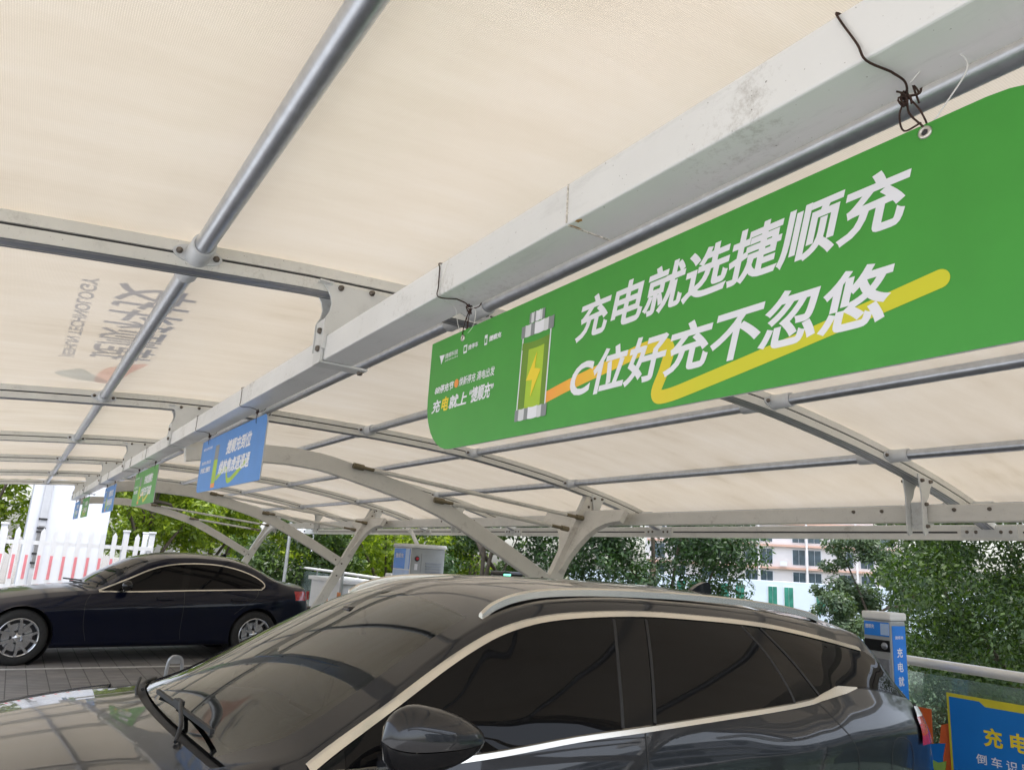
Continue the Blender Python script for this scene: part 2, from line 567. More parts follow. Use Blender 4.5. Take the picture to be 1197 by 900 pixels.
def thing(name, label, cat, loc=(0, 0, 0), rotz=0.0, group=None):
    o = bpy.data.objects.new(name, None)
    COL.objects.link(o)
    o.empty_display_size = 0.2
    o.location = loc
    o.rotation_euler = (0, 0, rotz)
    o['label'] = label
    o['category'] = cat
    if group:
        o['group'] = group
    return o


def tag(o, label, cat, group=None):
    o['label'] = label
    o['category'] = cat
    if group:
        o['group'] = group
    return o


def wloc(o):
    p = Vector((0, 0, 0))
    while o is not None:
        p = p + o.location
        o = o.parent
    return p


def part(name, mb, mats, parent=None, label=None, world=False, bevel=0.0, merge=False):
    """one mesh object; world=True: vertices are in world space (parent must be unrotated)"""
    if not isinstance(mats, (list, tuple)):
        mats = [mats]
    off = wloc(parent) if (world and parent is not None) else (0, 0, 0)
    me = mb.mesh(name, mats, off)
    if merge:
        bm = bmesh.new(); bm.from_mesh(me)
        bmesh.ops.remove_doubles(bm, verts=bm.verts, dist=0.0004)
        bm.to_mesh(me); bm.free()
    o = bpy.data.objects.new(name, me)
    COL.objects.link(o)
    if parent is not None:
        o.parent = parent
    if label:
        o['label'] = label
    if bevel > 0:
        bv = o.modifiers.new('bevel', 'BEVEL')
        bv.width = bevel
        bv.segments = 2
        bv.limit_method = 'ANGLE'
        bv.angle_limit = R(40)
    return o


def struct(name, mb, mats, **kw):
    o = part(name, mb, mats, **kw)
    o['kind'] = 'structure'
    return o


def dup(root, loc, label=None, group=None, rotz=None):
    r = root.copy(); COL.objects.link(r)
    r.location = loc
    if rotz is not None:
        r.rotation_euler = (0, 0, rotz)
    if label:
        r['label'] = label
    if group:
        r['group'] = group
    for ch in list(root.children):
        c = ch.copy(); COL.objects.link(c); c.parent = r
        for g in ch.children:
            e = g.copy(); COL.objects.link(e); e.parent = c
    return r


def copy_part(o, parent, dloc=(0, 0, 0)):
    c = o.copy(); COL.objects.link(c); c.parent = parent
    c.location = Vector(o.location) + Vector(dloc)
    for g in o.children:
        e = g.copy(); COL.objects.link(e); e.parent = c
    return c


def pchip(xs, ys):
    xs = np.array(xs, float); ys = np.array(ys, float)
    h = np.diff(xs); dl = np.diff(ys) / h
    m = np.zeros(len(xs))
    m[0], m[-1] = dl[0], dl[-1]
    for i in range(1, len(xs) - 1):
        if dl[i - 1] * dl[i] > 0:
            w1, w2 = 2 * h[i] + h[i - 1], h[i] + 2 * h[i - 1]
            m[i] = (w1 + w2) / (w1 / dl[i - 1] + w2 / dl[i])

    def f(x):
        x = np.clip(x, xs[0], xs[-1])
        i = int(np.clip(np.searchsorted(xs, x) - 1, 0, len(h) - 1))
        t = (x - xs[i]) / h[i]
        return float((2 * t**3 - 3 * t**2 + 1) * ys[i] + (t**3 - 2 * t**2 + t) * h[i] * m[i] + (-2 * t**3 + 3 * t**2) * ys[i + 1] + (t**3 - t**2) * h[i] * m[i + 1])
    return f


def crom(pts, n=6, closed=False):
    """Catmull-Rom through points (any dimension)"""
    P = [np.array(p, float) for p in pts]
    res = []
    N = len(P)
    rng = range(N) if closed else range(N - 1)
    for i in rng:
        if closed:
            p0, p1, p2, p3 = P[i - 1], P[i], P[(i + 1) % N], P[(i + 2) % N]
        else:
            p1, p2 = P[i], P[i + 1]
            p0 = P[i - 1] if i > 0 else 2 * p1 - p2
            p3 = P[i + 2] if i + 2 < N else 2 * p2 - p1
        for k in range(n):
            t = k / n
            res.append(0.5 * ((2 * p1) + (p2 - p0) * t + (2 * p0 - 5 * p1 + 4 * p2 - p3) * t * t + (3 * p1 - p0 - 3 * p2 + p3) * t**3))
    if not closed:
        res.append(P[-1])
    return [tuple(q) for q in res]


_txt_cache = {}


def text_geo(body, bold=0.0, shear=0.0):
    """triangles of a line of text, normalised so that the ink box is (0..w, 0..1); z stays within 0..1 of the film thickness"""
    key = (body, bold, shear)
    if key in _txt_cache:
        return _txt_cache[key]
    cu = bpy.data.curves.new('lettering_source', 'FONT')
    cu.body = body
    cu.size = 1.0
    cu.shear = 0.0
    cu.resolution_u = 4
    if bold > 0:
        cu.bevel_depth = bold
        cu.bevel_resolution = 0
    cu.fill_mode = 'FRONT' if bold > 0 else 'FRONT'
    ob = bpy.data.objects.new('lettering_source', cu)
    COL.objects.link(ob)
    dg = bpy.context.evaluated_depsgraph_get()
    me = bpy.data.meshes.new_from_object(ob.evaluated_get(dg))
    vs = [(q.co.x + shear * q.co.y, q.co.y, q.co.z) for q in me.vertices]
    fs = [tuple(p.vertices) for p in me.polygons]
    bpy.data.objects.remove(ob); bpy.data.curves.remove(cu); bpy.data.meshes.remove(me)
    x0 = min(q[0] for q in vs); y0 = min(q[1] for q in vs); y1 = max(q[1] for q in vs)
    z0 = min(q[2] for q in vs); z1 = max(q[2] for q in vs)
    s = 1.0 / (y1 - y0)
    dz = (z1 - z0) or 1.0
    vs = [((q[0] - x0) * s, (q[1] - y0) * s, (q[2] - z0) / dz if bold > 0 else 0.5) for q in vs]
    _txt_cache[key] = (vs, fs)
    return vs, fs


def put_text(mb, body, origin, ax, ay, width, height, mi=0, bold=0.0, shear=0.0, warp=None):
    """flat lettering: the ink box is fitted to width x height at origin along ax, ay"""
    vs, fs = text_geo(body, bold, shear)
    wmax = max(q[0] for q in vs)
    ax, ay, o = Vector(ax), Vector(ay), Vector(origin)
    nz = ax.cross(ay)
    P = [o + ax * (q[0] / wmax * width) + ay * (q[1] * height) + nz * (q[2] * 0.00008) for q in vs]
    if warp:
        P = [warp(q) for q in P]
    mb.add(P, fs, mi)

# ------------------------------------------------------------------ ground
# parking terrace (top at z = 0) with a retaining edge behind the railing, and the lower ground beyond it
g = MB()
g.add([(-220, -220, -5), (320, -220, -5), (320, 420, -5), (-220, 420, -5)], [(0, 1, 2, 3)])
struct('lower_ground', g, M['earth'])
g = MB()
g.add([(-200, -200, 0), (7.2, -200, 0), (7.2, 300, 0), (-200, 300, 0)], [(0, 1, 2, 3)])
struct('parking_ground', g, M['pavers'])
g = MB()
g.box((7.25, 50, -2.5), (0.1, 500, 5.0))
struct('terrace_edge', g, M['concrete'])
g = MB()
for yy in (11.12, 5.9, 0.6):
    g.add([(-1.6, yy - .05, .004), (3.4, yy - .05, .004), (3.4, yy + .05, .004), (-1.6, yy + .05, .004)], [(0, 1, 2, 3)])
struct('bay_line_marking', g, M['line_paint'])
g = MB()
g.add([(-26, -60, .004), (-1.9, -60, .004), (-1.9, 15.5, .004), (-26, 15.5, .004)], [(0, 1, 2, 3)])
struct('bounce_lane', g, mat('pale_bounce_surface', (0.42, 0.42, 0.41), .85, var=.12, vscale=1.5))  # unseen pale ground, added to bounce light on to the beam front
#, g, M['line_paint'])

# ------------------------------------------------------------------ carport
carport = thing('carport', 'cream fabric carport on white steel beams roofing the charging bays', 'carport', (3.5, 5.8, 0))
RIB_Y = [-0.5, 2.6, 5.8, 8.55, 11.15, 13.9, 16.6]
POST_Y = [-0.5, 5.8, 11.15, 16.6]
Y0, Y1 = -0.95, 17.3
zrib = pchip([-0.95, -0.18, 0.4, 0.8, 1.4, 2.2, 3.0, 3.85, 4.7, 5.2, 5.6], [2.35, 2.435, 2.485, 2.515, 2.535, 2.525, 2.49, 2.395, 2.245, 2.125, 2.0])   # underside of the ribs
RIB_H, RIB_W = 0.088, 0.088

# main beam
b = MB()
b.box((0.8725, (Y0 + Y1) / 2, 2.305), (0.115, Y1 - Y0, 0.09))
beam = part('front_beam', b, M['beam'], carport, world=True, bevel=0.004)
m_seam = mat('weld_seam', (0.60, 0.57, 0.52), 0.7, var=0.5, vscale=150)
m_rust = mat('rust_mark', (0.40, 0.22, 0.07), 0.8, var=0.5, vscale=120)
for yy in (1.12, 7.2, 13.3):
    b = MB()
    b.box((0.8140, yy, 2.305), (0.003, 0.003, 0.084))
    b.box((0.8725, yy, 2.2590), (0.108, 0.003, 0.003))
    part('weld_seam', b, m_seam, beam, world=True)
rnd = random.Random(4)
for (y_, x_, rx_, ry_) in ((1.118, .835, .020, .003), (1.09, .822, .006, .010)):
    b = MB()
    n_ = 14
    b.add([(x_ + rx_ * math.cos(2 * math.pi * k / n_) * rnd.uniform(.5, 1.2), y_ + ry_ * math.sin(2 * math.pi * k / n_) * rnd.uniform(.5, 1.2), 2.2594) for k in range(n_)], [tuple(range(n_))[::-1]])
    part('rust_mark', b, m_rust, beam, world=True)

# rear beam
b = MB()
b.box((4.77, (Y0 + Y1) / 2, 2.045), (0.09, Y1 - Y0, 0.105))
rear = part('rear_beam', b, M['post'], carport, world=True, bevel=0.006)
bolt_mb = MB()
bolt_mb.lathe([(0.0, 0.012), (0.010, 0.011), (0.012, 0.0)], (0, 0, 0), (-1, 0, 0), 8)
bolt0 = None
for ry in RIB_Y:
    offs = (-0.41, -0.21, 0.06, 0.25, 0.45) if ry not in POST_Y else (-0.37, -0.19, 0.38, 0.57, 0.76)
    for dy in offs:
        if bolt0 is None:
            bolt0 = part('bolt', bolt_mb, M['bolt'], rear)
            bo = bolt0
        else:
            bo = bolt0.copy(); COL.objects.link(bo); bo.parent = rear
        bo.location = Vector((4.725, ry + dy, 2.065)) - carport.location

# edge rails front and rear
b = MB()
b.box((5.60, (Y0 + Y1) / 2, 1.990), (0.05, Y1 - Y0, 0.105))
er = part('rear_edge_rail', b, M['rib'], carport, world=True, bevel=0.004)
for i in range(len(RIB_Y) - 1):
    b = MB()
    b.box((5.5738, (RIB_Y[i] + RIB_Y[i + 1]) / 2, 1.990), (0.004, RIB_Y[i + 1] - RIB_Y[i] - 0.42, 0.012))
    part('rail_slot', b, M['groove'], er, world=True)
for ry in RIB_Y:
    b = MB()
    b.box((5.571, ry, 1.992), (0.012, 0.36, 0.075))
    for dy in (-.14, -.08, .08, .14):
        b.lathe([(0, .010), (.009, .009), (.012, .004), (.012, 0)], (5.565, ry + dy, 1.992), (-1, 0, 0), 8, 1)
    part('splice_plate', b, [M['plate'], M['bolt']], er, world=True)
b = MB()
b.box((-0.97, (Y0 + Y1) / 2, 2.40), (0.06, Y1 - Y0, 0.09))
part('front_edge_rail', b, M['rib'], carport, world=True, bevel=0.004)

# ribs: slotted aluminium section swept along the roof curve
xs = np.linspace(-0.94, 5.575, 44)
rib_path = [Vector((x, 0, zrib(x))) for x in xs]
fr = []
for i in range(len(xs)):
    t = (rib_path[min(i + 1, len(xs) - 1)] - rib_path[max(i - 1, 0)]).normalized()
    nrm = Vector((-t.z, 0, t.x))
    fr.append((Vector((0, 1, 0)), nrm))
hw, H = RIB_W / 2, RIB_H
prof = [(-hw, 0), (-hw + .016, 0), (-hw + .016, .008), (-hw + .021, .008), (-hw + .021, 0), (hw - .021, 0), (hw - .021, .008), (hw - .016, .008), (hw - .016, 0), (hw, 0),
        (hw, H * .46), (hw - .012, H * .46), (hw - .012, H * .57), (hw, H * .57), (hw, H),
        (-hw, H), (-hw, H * .57), (-hw + .012, H * .57), (-hw + .012, H * .46), (-hw, H * .46)]
rb = MB()
rb.sweep(prof, rib_path, fr)
slot_shades = []                                # dark strip painted in for the shade inside each side slot
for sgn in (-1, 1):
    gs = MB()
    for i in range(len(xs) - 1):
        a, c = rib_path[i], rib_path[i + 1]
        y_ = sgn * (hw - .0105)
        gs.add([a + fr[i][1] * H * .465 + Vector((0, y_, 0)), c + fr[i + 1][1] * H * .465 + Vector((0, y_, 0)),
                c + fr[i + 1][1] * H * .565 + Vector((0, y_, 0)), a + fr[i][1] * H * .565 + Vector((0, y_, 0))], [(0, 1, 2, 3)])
    slot_shades.append(gs)
un = MB()                                   # bare aluminium underside strip
for i in range(len(xs) - 1):
    a, c = rib_path[i], rib_path[i + 1]
    for q0, q1 in ((-hw + .002, -hw + .015), (-hw + .022, hw - .022), (hw - .015, hw - .002)):
        un.add([a + fr[i][1] * -.0012 + Vector((0, q0, 0)), a + fr[i][1] * -.0012 + Vector((0, q1, 0)),
                c + fr[i + 1][1] * -.0012 + Vector((0, q1, 0)), c + fr[i + 1][1] * -.0012 + Vector((0, q0, 0))], [(0, 1, 2, 3)])

# front bracket: plate with a concave edge, strap over the beam face and a foot strap below it
br = MB()
conc = [(0.775, 2.545), (0.795, 2.525), (0.812, 2.497), (0.819, 2.468), (0.815, 2.440), (0.805, 2.420), (0.800, 2.405)]
plate = conc + [(0.800, 2.30), (0.8145, 2.30), (0.8145, 2.353), (1.06, 2.353), (1.00, 2.42), (0.985, 2.47), (1.0, 2.52), (1.04, 2.548)]
for yy in (-hw - .006, hw + .006):
    br.prism(plate, (0, yy, 0), (1, 0, 0), (0, 0, 1), 0.008)
br.box((0.808, 0.0, 2.335), (0.009, 0.085, 0.16))
br.box((0.895, 0.0, 2.2545), (0.185, 0.075, 0.007))
br.box((0.785, -hw - .018, 2.542), (0.05, 0.03, 0.006))
bb = br
for (x_, z_) in ((0.845, 2.535), (0.965, 2.545)):
    for s_ in (-1, 1):
        bb.lathe([(0, .018), (.0075, .016), (.0075, .006), (.011, .005), (.011, 0)], (x_, s_ * (hw + .010), z_), (0, s_, 0), 8, 1)
for z_ in (2.372, 2.305):
    bb.lathe([(0, .012), (.009, .011), (.012, .005), (.012, 0)], (0.803, -.012, z_), (-1, 0, 0), 8, 1)
bb.lathe([(0, .012), (.009, .011), (.012, .005), (.012, 0)], (0.972, 0, 2.251), (0, 0, -1), 8, 1)
# rear bracket: hangs from the rib and clasps the rear beam
rbk = MB()
rx = 4.705
rpl = [(-.02, .30), (.07, .315), (.06, .25), (.025, .19), (.02, -.03), (.0, -.05), (-.03, -.03), (-.03, .19)]
for yy in (-hw - .006, hw + .006):
    rbk.prism([(rx + p[0] - .01, 1.955 + p[1]) for p in [(-.06, .33), (.12, .30), (.07, .25), (.045, .19), (.015, .16), (.015, -.03), (-.02, -.05), (-.04, -.02), (-.035, .2), (-.05, .28)]], (0, yy, 0), (1, 0, 0), (0, 0, 1), .008)
rbk.box((rx + .006, 0, 2.03), (.01, .085, .17))
rbk.box((rx + .05, 0, 1.987), (.12, .07, .008))
rbb = rbk
for z_ in (2.10, 1.965):
    for s_ in (-1, 1):
        rbb.lathe([(0, .02), (.009, .018), (.012, .006), (.012, 0)], (rx - .01, s_ * (hw + .01), z_), (0, s_, 0), 8, 1)
for x_ in (4.665, 4.76):
    for s_ in (-1, 1):
        rbb.lathe([(0, .02), (.009, .018), (.012, .006), (.012, 0)], (x_, s_ * (hw + .01), 2.245), (0, s_, 0), 8, 1)

rib0 = None
for ry in RIB_Y:
    if rib0 is None:
        rib0 = part('rib', rb, M['rib'], carport)
        rib0.location = Vector((0, ry, 0)) - carport.location
        for gs in slot_shades:
            part('slot_shade', gs, M['groove'], rib0, merge=True)
        part('underside_strip', un, M['alu'], rib0, merge=True)
        part('beam_bracket', br, [M['plate'], M['bolt']], rib0)
        part('rear_bracket', rbk, [M['plate'], M['bolt']], rib0)
    else:
        copy_part(rib0, carport, (0, ry - RIB_Y[0], 0))

# purlin pipes with flanged sockets
PUR_X = [0.35, 1.41, 2.27, 3.28, 4.36, 5.32]
for xi, px in enumerate(PUR_X):
    zc = zrib(px) + 0.046
    for i in range(len(RIB_Y) - 1):
        ya, yb = RIB_Y[i] + hw, RIB_Y[i + 1] - hw
        pm = MB()
        rad = 0.030
        pm.tube([(0, 0, 0), (0, yb - ya, 0)], rad, 16)
        po = part('purlin_pipe', pm, M['pipe'], carport)
        po.location = Vector((px, ya, zc)) - carport.location
        L = yb - ya
        for y_, s_ in ((0, 1), (L, -1)):
            sk = MB()
            sk.lathe([(rad + .001, .115), (rad + .009, .113), (rad + .009, .02), (rad + .012, .004), (rad + .012, 0.0)], (0, y_, 0), (0, s_, 0), 16)
            fl = [(.078 * math.cos(a), .032 * math.sin(a)) for a in np.linspace(0, 2 * math.pi, 24, endpoint=False)]
            sk.prism(fl, (0, y_ + s_ * .004, 0), (1, 0, 0), (0, 0, 1), .007)
            for dx in (-.058, .058):
                sk.lathe([(0, .014), (.008, .013), (.011, .005), (.011, 0)], (dx, y_ + s_ * .0075, 0), (0, s_, 0), 8, 1)
            part('pipe_socket', sk, [M['socket'], M['bolt']], po)

# fabric panels, one per bay, slightly sagging between the ribs
fx = np.linspace(-0.96, 5.60, 130)


def zfab(x, t):
    """panel surface: slight sag between the ribs, shallow tension folds running in from the clamped edges"""
    edge = math.exp(-min(t, 1 - t) * 9)
    fold = .0035 * edge * math.sin(x * 23 + 2.1 * math.sin(x * 4.3)) + .0022 * math.sin(x * 5.1 + t * 4) * math.sin(math.pi * t)
    return zrib(x) + RIB_H + 0.006 - 0.012 * math.sin(math.pi * t) + fold


for i in range(len(RIB_Y) - 1):
    ya, yb = RIB_Y[i], RIB_Y[i + 1]
    mbf = MB()
    P = []
    for x in fx:
        row = []
        for t in np.linspace(0, 1, 22):
            row.append((x, ya + (yb - ya) * t, zfab(x, t)))
        P.append(row)
    mbf.grid(P)
    fab = part('roof_fabric', mbf, M['fabric'], carport, world=True)
    if i == 1:                               # faded print showing through the fabric, read from above
        def conform(q):
            t = (q.y - ya) / (yb - ya)
            return Vector((q.x, q.y, zfab(q.x, min(1, max(0, t))) + 0.0025 + q.z))
        tm = MB()
        put_text(tm, 'JIESHUN TECHNOLOGY', (0.030, 4.68, 0), (0, -1, 0), (1, 0, 0), 1.55, 0.075, 0, 0.022, warp=conform)
        put_text(tm, '捷顺科技', (0.17, 4.60, 0), (0, -1, 0), (1, 0, 0), 1.47, 0.30, 0, 0.012, warp=conform)
        part('printed_lettering', tm, M['print_blue'], fab, world=True)
        lg = MB()
        wing = crom([(.035, 5.22), (.099, 5.066), (.165, 4.983), (.231, 5.146), (.352, 5.436), (.263, 5.431), (.138, 5.368)], 5, True)
        lg.add([conform(Vector((p[0], p[1], 0))) for p in wing], [tuple(range(len(wing)))])
        part('printed_wing', lg, M['print_teal'], fab, world=True)
        lg = MB()
        wing = crom([(.263, 5.431), (.255, 5.151), (.268, 4.976), (.313, 4.831), (.47, 4.641), (.42, 4.977), (.393, 5.257), (.352, 5.436)], 5, True)
        lg.add([conform(Vector((p[0], p[1], 0))) + Vector((0, 0, .002)) for p in wing], [tuple(range(len(wing)))])
        part('printed_petal', lg, M['print_red'], fab, world=True)

# posts: leaning strut, curved arm up to the front beam, two tie rods and two curved gussets
st = MB()
foot, top = Vector((3.50, 0, 0.0)), Vector((4.665, 0, 2.262))
ax_ = (top - foot).normalized()
st.bar(foot + ax_ * .02, top, 0.066, 0.135, up=(-1, 0, .5))
st.box((3.52, 0, 0.012), (0.34, 0.26, 0.02))
arm_c = crom([(0.925, 2.225), (1.2, 2.275), (1.5, 2.285), (1.78, 2.285), (2.11, 2.24), (2.9, 2.045), (3.52, 1.775), (4.16, 1.445)], 6)
arm = MB()
apath = [Vector((p[0], 0, p[1])) for p in arm_c]
afr = []
for i in range(len(apath)):
    t = (apath[min(i + 1, len(apath) - 1)] - apath[max(i - 1, 0)]).normalized()
    afr.append((Vector((0, 1, 0)), Vector((-t.z, 0, t.x))))
arm.sweep([(-.033, -.067), (.033, -.067), (.033, .067), (-.033, .067)], apath, afr)
rods = []
for (x0, z0, x1, z1) in ((2.20, 2.272, 4.53, 2.045), (2.95, 2.07, 4.36, 1.93)):
    rod = MB(); rods.append(rod); tb = rod
    p0, p1 = Vector((x0, -.055, z0)), Vector((x1, -.055, z1))
    tt = (p1 - p0).normalized()
    rod.tube([p0 + tt * .16, p1 - tt * .2], .019, 10)
    tb.tube([p0 - tt * .02, p0 + tt * .07], .024, 8, 1)
    tb.tube([p0 + tt * .07, p0 + tt * .18], .014, 8, 1)
    tb.tube([p1 - tt * .22, p1 - tt * .06], .016, 8, 1)
    tb.tube([p1 - tt * .08, p1], .024, 8, 1)
gussets = []
for s_ in (-1, 1):
    gus = MB(); gussets.append(gus)
    curve = [(0.03, -.62), (0.06, -.50), (0.11, -.38), (0.18, -.27), (0.27, -.19), (0.38, -.145), (0.50, -.125), (0.56, -.12)]
    poly = [(0.0, 0.0), (0.0, -.66)] + curve + [(0.57, 0.0)]
    lean = Vector((4.665 - 3.50, 0, 2.262)).normalized()
    o_ = Vector((4.60, s_ * .033, 2.11))
    gus.prism([(p[0] * s_, p[1]) for p in poly] if s_ > 0 else [(p[0] * s_, p[1]) for p in poly][::-1], o_, (0, 1, 0), lean, .05)
pb = st
for k in (0.55, 0.82, 0.90, 0.955, 0.985):
    q = foot.lerp(top, k)
    pb.lathe([(0, .012), (.010, .011), (.013, .004), (.013, 0)], (q.x, -.034, q.z), (0, -1, 0), 8, 1)
for q in ((4.1, -.034, 1.475), (4.20, -.034, 1.42)):
    pb.lathe([(0, .012), (.010, .011), (.013, .004), (.013, 0)], q, (0, -1, 0), 8, 1)
post0 = None
for py in POST_Y:
    if post0 is None:
        post0 = part('post', st, [M['post'], M['bolt']], carport)
        post0.location = Vector((0, py, 0)) - carport.location
        part('curved_arm', arm, M['post'], post0, bevel=0.006)
        for rod in rods:
            part('tie_rod', rod, [M['post'], M['brass']], post0)
        for gus in gussets:
            part('gusset', gus, M['post'], post0, bevel=0.004)
    else:
        copy_part(post0, carport, (0, py - POST_Y[0], 0))


# ------------------------------------------------------------------ hanging signs
def leaf_rect(Lw, Hh, r_, n=10):
    """board outline: sharp top left and bottom right, round top right and bottom left (a to the right, b up)"""
    pts = [(0, Hh)]
    pts += [(r_ - r_ * math.cos(t), r_ - r_ * math.sin(t)) for t in np.linspace(0, math.pi / 2, n)]
    pts += [(Lw, 0)]
    pts += [(Lw - r_ + r_ * math.cos(t), Hh - r_ + r_ * math.sin(t)) for t in np.linspace(0, math.pi / 2, n)]
    return pts


def ribbon(path, wd, n=10):
    """2D stroke with round caps as a polygon strip (verts, faces)"""
    P = [np.array(p) for p in path]
    vs, fs = [], []
    for i, p in enumerate(P):
        t = P[min(i + 1, len(P) - 1)] - P[max(i - 1, 0)]
        t = t / (np.linalg.norm(t) + 1e-9)
        nn = np.array((-t[1], t[0]))
        vs += [tuple(p + nn * wd / 2), tuple(p - nn * wd / 2)]
    for i in range(len(P) - 1):
        fs.append((2 * i, 2 * i + 1, 2 * i + 3, 2 * i + 2))
    for e, q in ((0, P[0] - P[1]), (len(P) - 1, P[-1] - P[-2])):
        q = q / np.linalg.norm(q)
        a0 = math.atan2(q[1], q[0])
        base = len(vs)
        vs += [tuple(P[e] + wd / 2 * np.array((math.cos(a0 + a), math.sin(a0 + a)))) for a in np.linspace(-math.pi / 2, math.pi / 2, n)]
        fs.append(tuple(range(base, base + n)))
    return vs, fs


def hang_wire(y_k, y_top, y_edge, y_g, zg, knot, seed):
    """rusty wire looped over the beam, twisted below it and tied to the eyelet (world coordinates)"""
    rnd = random.Random(seed)
    m_ = MB()
    k = Vector(knot)
    loop = [k, (0.86, y_k + .004, 2.2565), (0.8135, y_edge, 2.256), (0.8115, y_edge * .7 + y_top * .3, 2.285), (0.812, y_top, 2.335), (0.8150, y_top + .005, 2.352),
            (0.87, y_top + .004, 2.3535), (0.932, y_top, 2.352), (0.9325, y_k + .01, 2.30), (0.931, y_k + .004, 2.258), k]
    m_.tube(crom(loop[1:], 5), .0017, 6)
    m_.tube(crom([loop[1], (0.885, y_k, 2.25), k], 5), .0017, 6)
    for _ in range(3):                        # knot
        m_.tube(crom([k + Vector((rnd.uniform(-.008, .008), rnd.uniform(-.012, .012), rnd.uniform(-.014, .016))) for _ in range(7)], 4), .0014, 6)
    g_ = Vector((0.8985, y_g, zg))
    m_.tube(crom([k, k.lerp(g_, .4) + Vector((-.003, .006, -.002)), g_ + Vector((-.003, .002, .008)), g_], 5), .0014, 6)
    m_.tube(crom([k, k.lerp(g_, .5) + Vector((.002, -.004, .004)), g_ + Vector((.003, -.002, .006)), g_], 5), .0014, 6)
    m_.tube(crom([k, k + Vector((0, .012, -.02)), k + Vector((.004, .010, -.045)), k.lerp(g_, .75)], 5), .0013, 6)
    return m_


def make_sign(yl, Lw, zb, Hh, colour, lines, label, fancy, line_seed, r_=0.15, tilt=0.0):
    root = thing('hanging_sign', label, 'sign', (0.90, yl - Lw / 2, zb), group='signs hanging from the carport beam')

    def W(a, b_, dx=0.0):                     # a to the right along the face, b up, dx proud of the face
        return Vector((-0.003 - dx, Lw / 2 - a, b_))
    bm_ = MB()
    bm_.prism(leaf_rect(Lw, Hh, r_)[::-1], (0, Lw / 2, 0), (0, -1, 0), (0, 0, 1), .006, 0, 1)
    board = part('board', bm_, [M[colour], M['sign_edge']], root)
    if fancy == 0:                            # far small ones: headline, side lines, battery bar, stroke
        s = MB()
        vs, fs = ribbon(crom([(Lw * .36, Hh * .2), (Lw * .5, Hh * .33), (Lw * .57, Hh * .1), (Lw * .8, Hh * .36)], 6), .028)
        s.add([W(p[0], p[1], .0004) for p in vs], fs)
        part('stroke', s, M['lime_ink'] if colour == 'sign_blue' else M['swoosh'], board)
        s = MB()
        put_text(s, lines[0], W(Lw * .47, Hh * .57, .0007), (0, -1, 0), (0, 0, 1), Lw * .36, Hh * .26, 0, .035, .25)
        part('headline', s, M['white_ink'], board)
        s = MB()
        put_text(s, lines[1], W(Lw * .38, Hh * .24, .0007), (0, -1, 0), (0, 0, 1), Lw * .46, Hh * .26, 0, .035, .25)
        part('headline', s, M['white_ink'], board)
        s = MB()
        put_text(s, '捷顺科技 捷停车 捷顺充', W(.06, Hh * .80, .0007), (0, -1, 0), (0, 0, 1), Lw * .17, Hh * .055, 0, .01)
        part('small_lettering', s, M['white_ink'], board)
        s = MB()
        put_text(s, '焕新停充 满电出发', W(.06, Hh * .52, .0007), (0, -1, 0), (0, 0, 1), Lw * .18, Hh * .07, 0, .01)
        put_text(s, '充电就上捷顺充', W(.05, Hh * .36, .0007), (0, -1, 0), (0, 0, 1), Lw * .19, Hh * .11, 0, .03, .2)
        part('small_lettering', s, M['white_ink'], board)
        s = MB()
        bx0, bw_ = Lw * .275, .10
        s.prism([(bx0, Hh * .12), (bx0 + bw_, Hh * .12), (bx0 + bw_, Hh * .55), (bx0, Hh * .55)], W(0, 0, .0005), (0, -1, 0), (0, 0, 1), .0003, 0)
        s.prism([(bx0, Hh * .55), (bx0 + bw_, Hh * .55), (bx0 + bw_, Hh * .82), (bx0, Hh * .82)], W(0, 0, .0005), (0, -1, 0), (0, 0, 1), .0003, 1)
        s.prism([(bx0, Hh * .04), (bx0 + bw_, Hh * .04), (bx0 + bw_, Hh * .12), (bx0, Hh * .12)], W(0, 0, .0005), (0, -1, 0), (0, 0, 1), .0003, 2)
        part('battery_picture', s, [M['lime_ink'], M['silver_dark'], M['orange_ink']], board)
    return root, board, W


SIGN_Z, SIGN_H = 1.872, 0.312
sg, board, W = make_sign(1.85, 1.62, SIGN_Z, SIGN_H, 'sign_green', None,
                         'large green hanging sign with battery picture and white slogan, nearest the viewer', 1, 3)
# brush stroke
s = MB()
vs, fs = ribbon(crom([(0.565, .072), (0.66, .088), (0.80, .107), (0.885, .118), (0.935, .108), (0.925, .070), (0.905, .030), (0.93, .021), (1.02, .033), (1.20, .062), (1.40, .097)], 8), .0245, 12)
s.add([W(p[0], p[1], .0002 + .0000015 * i) for i, p in enumerate(vs)], fs)
part('stroke', s, M['swoosh'], board)
# headline
s = MB()
A_, B_ = (0, -1, 0), (0, 0, 1)


def slant_text(mb, body, a0, b0, a1, b1, h, bold, shear, mi=0, h2=None):
    """lettering between (a0,b0) and (a1,b1) with height h"""
    o_ = W(a0, b0, .0007)
    e_ = W(a1, b1, .0007)
    axv = (e_ - o_)
    wd = axv.length
    put_text(mb, body, o_, axv.normalized(), (0, 0, 1), wd, h, mi, bold, shear)


slant_text(s, '充电就选捷顺充', 0.665, .170, 1.375, .183, .090, .026, .26)
part('headline', s, M['white_ink'], board)
s = MB()
slant_text(s, 'C位好充不忽悠', 0.655, .052, 1.345, .058, .088, .026, .26)
part('headline', s, M['white_ink'], board)
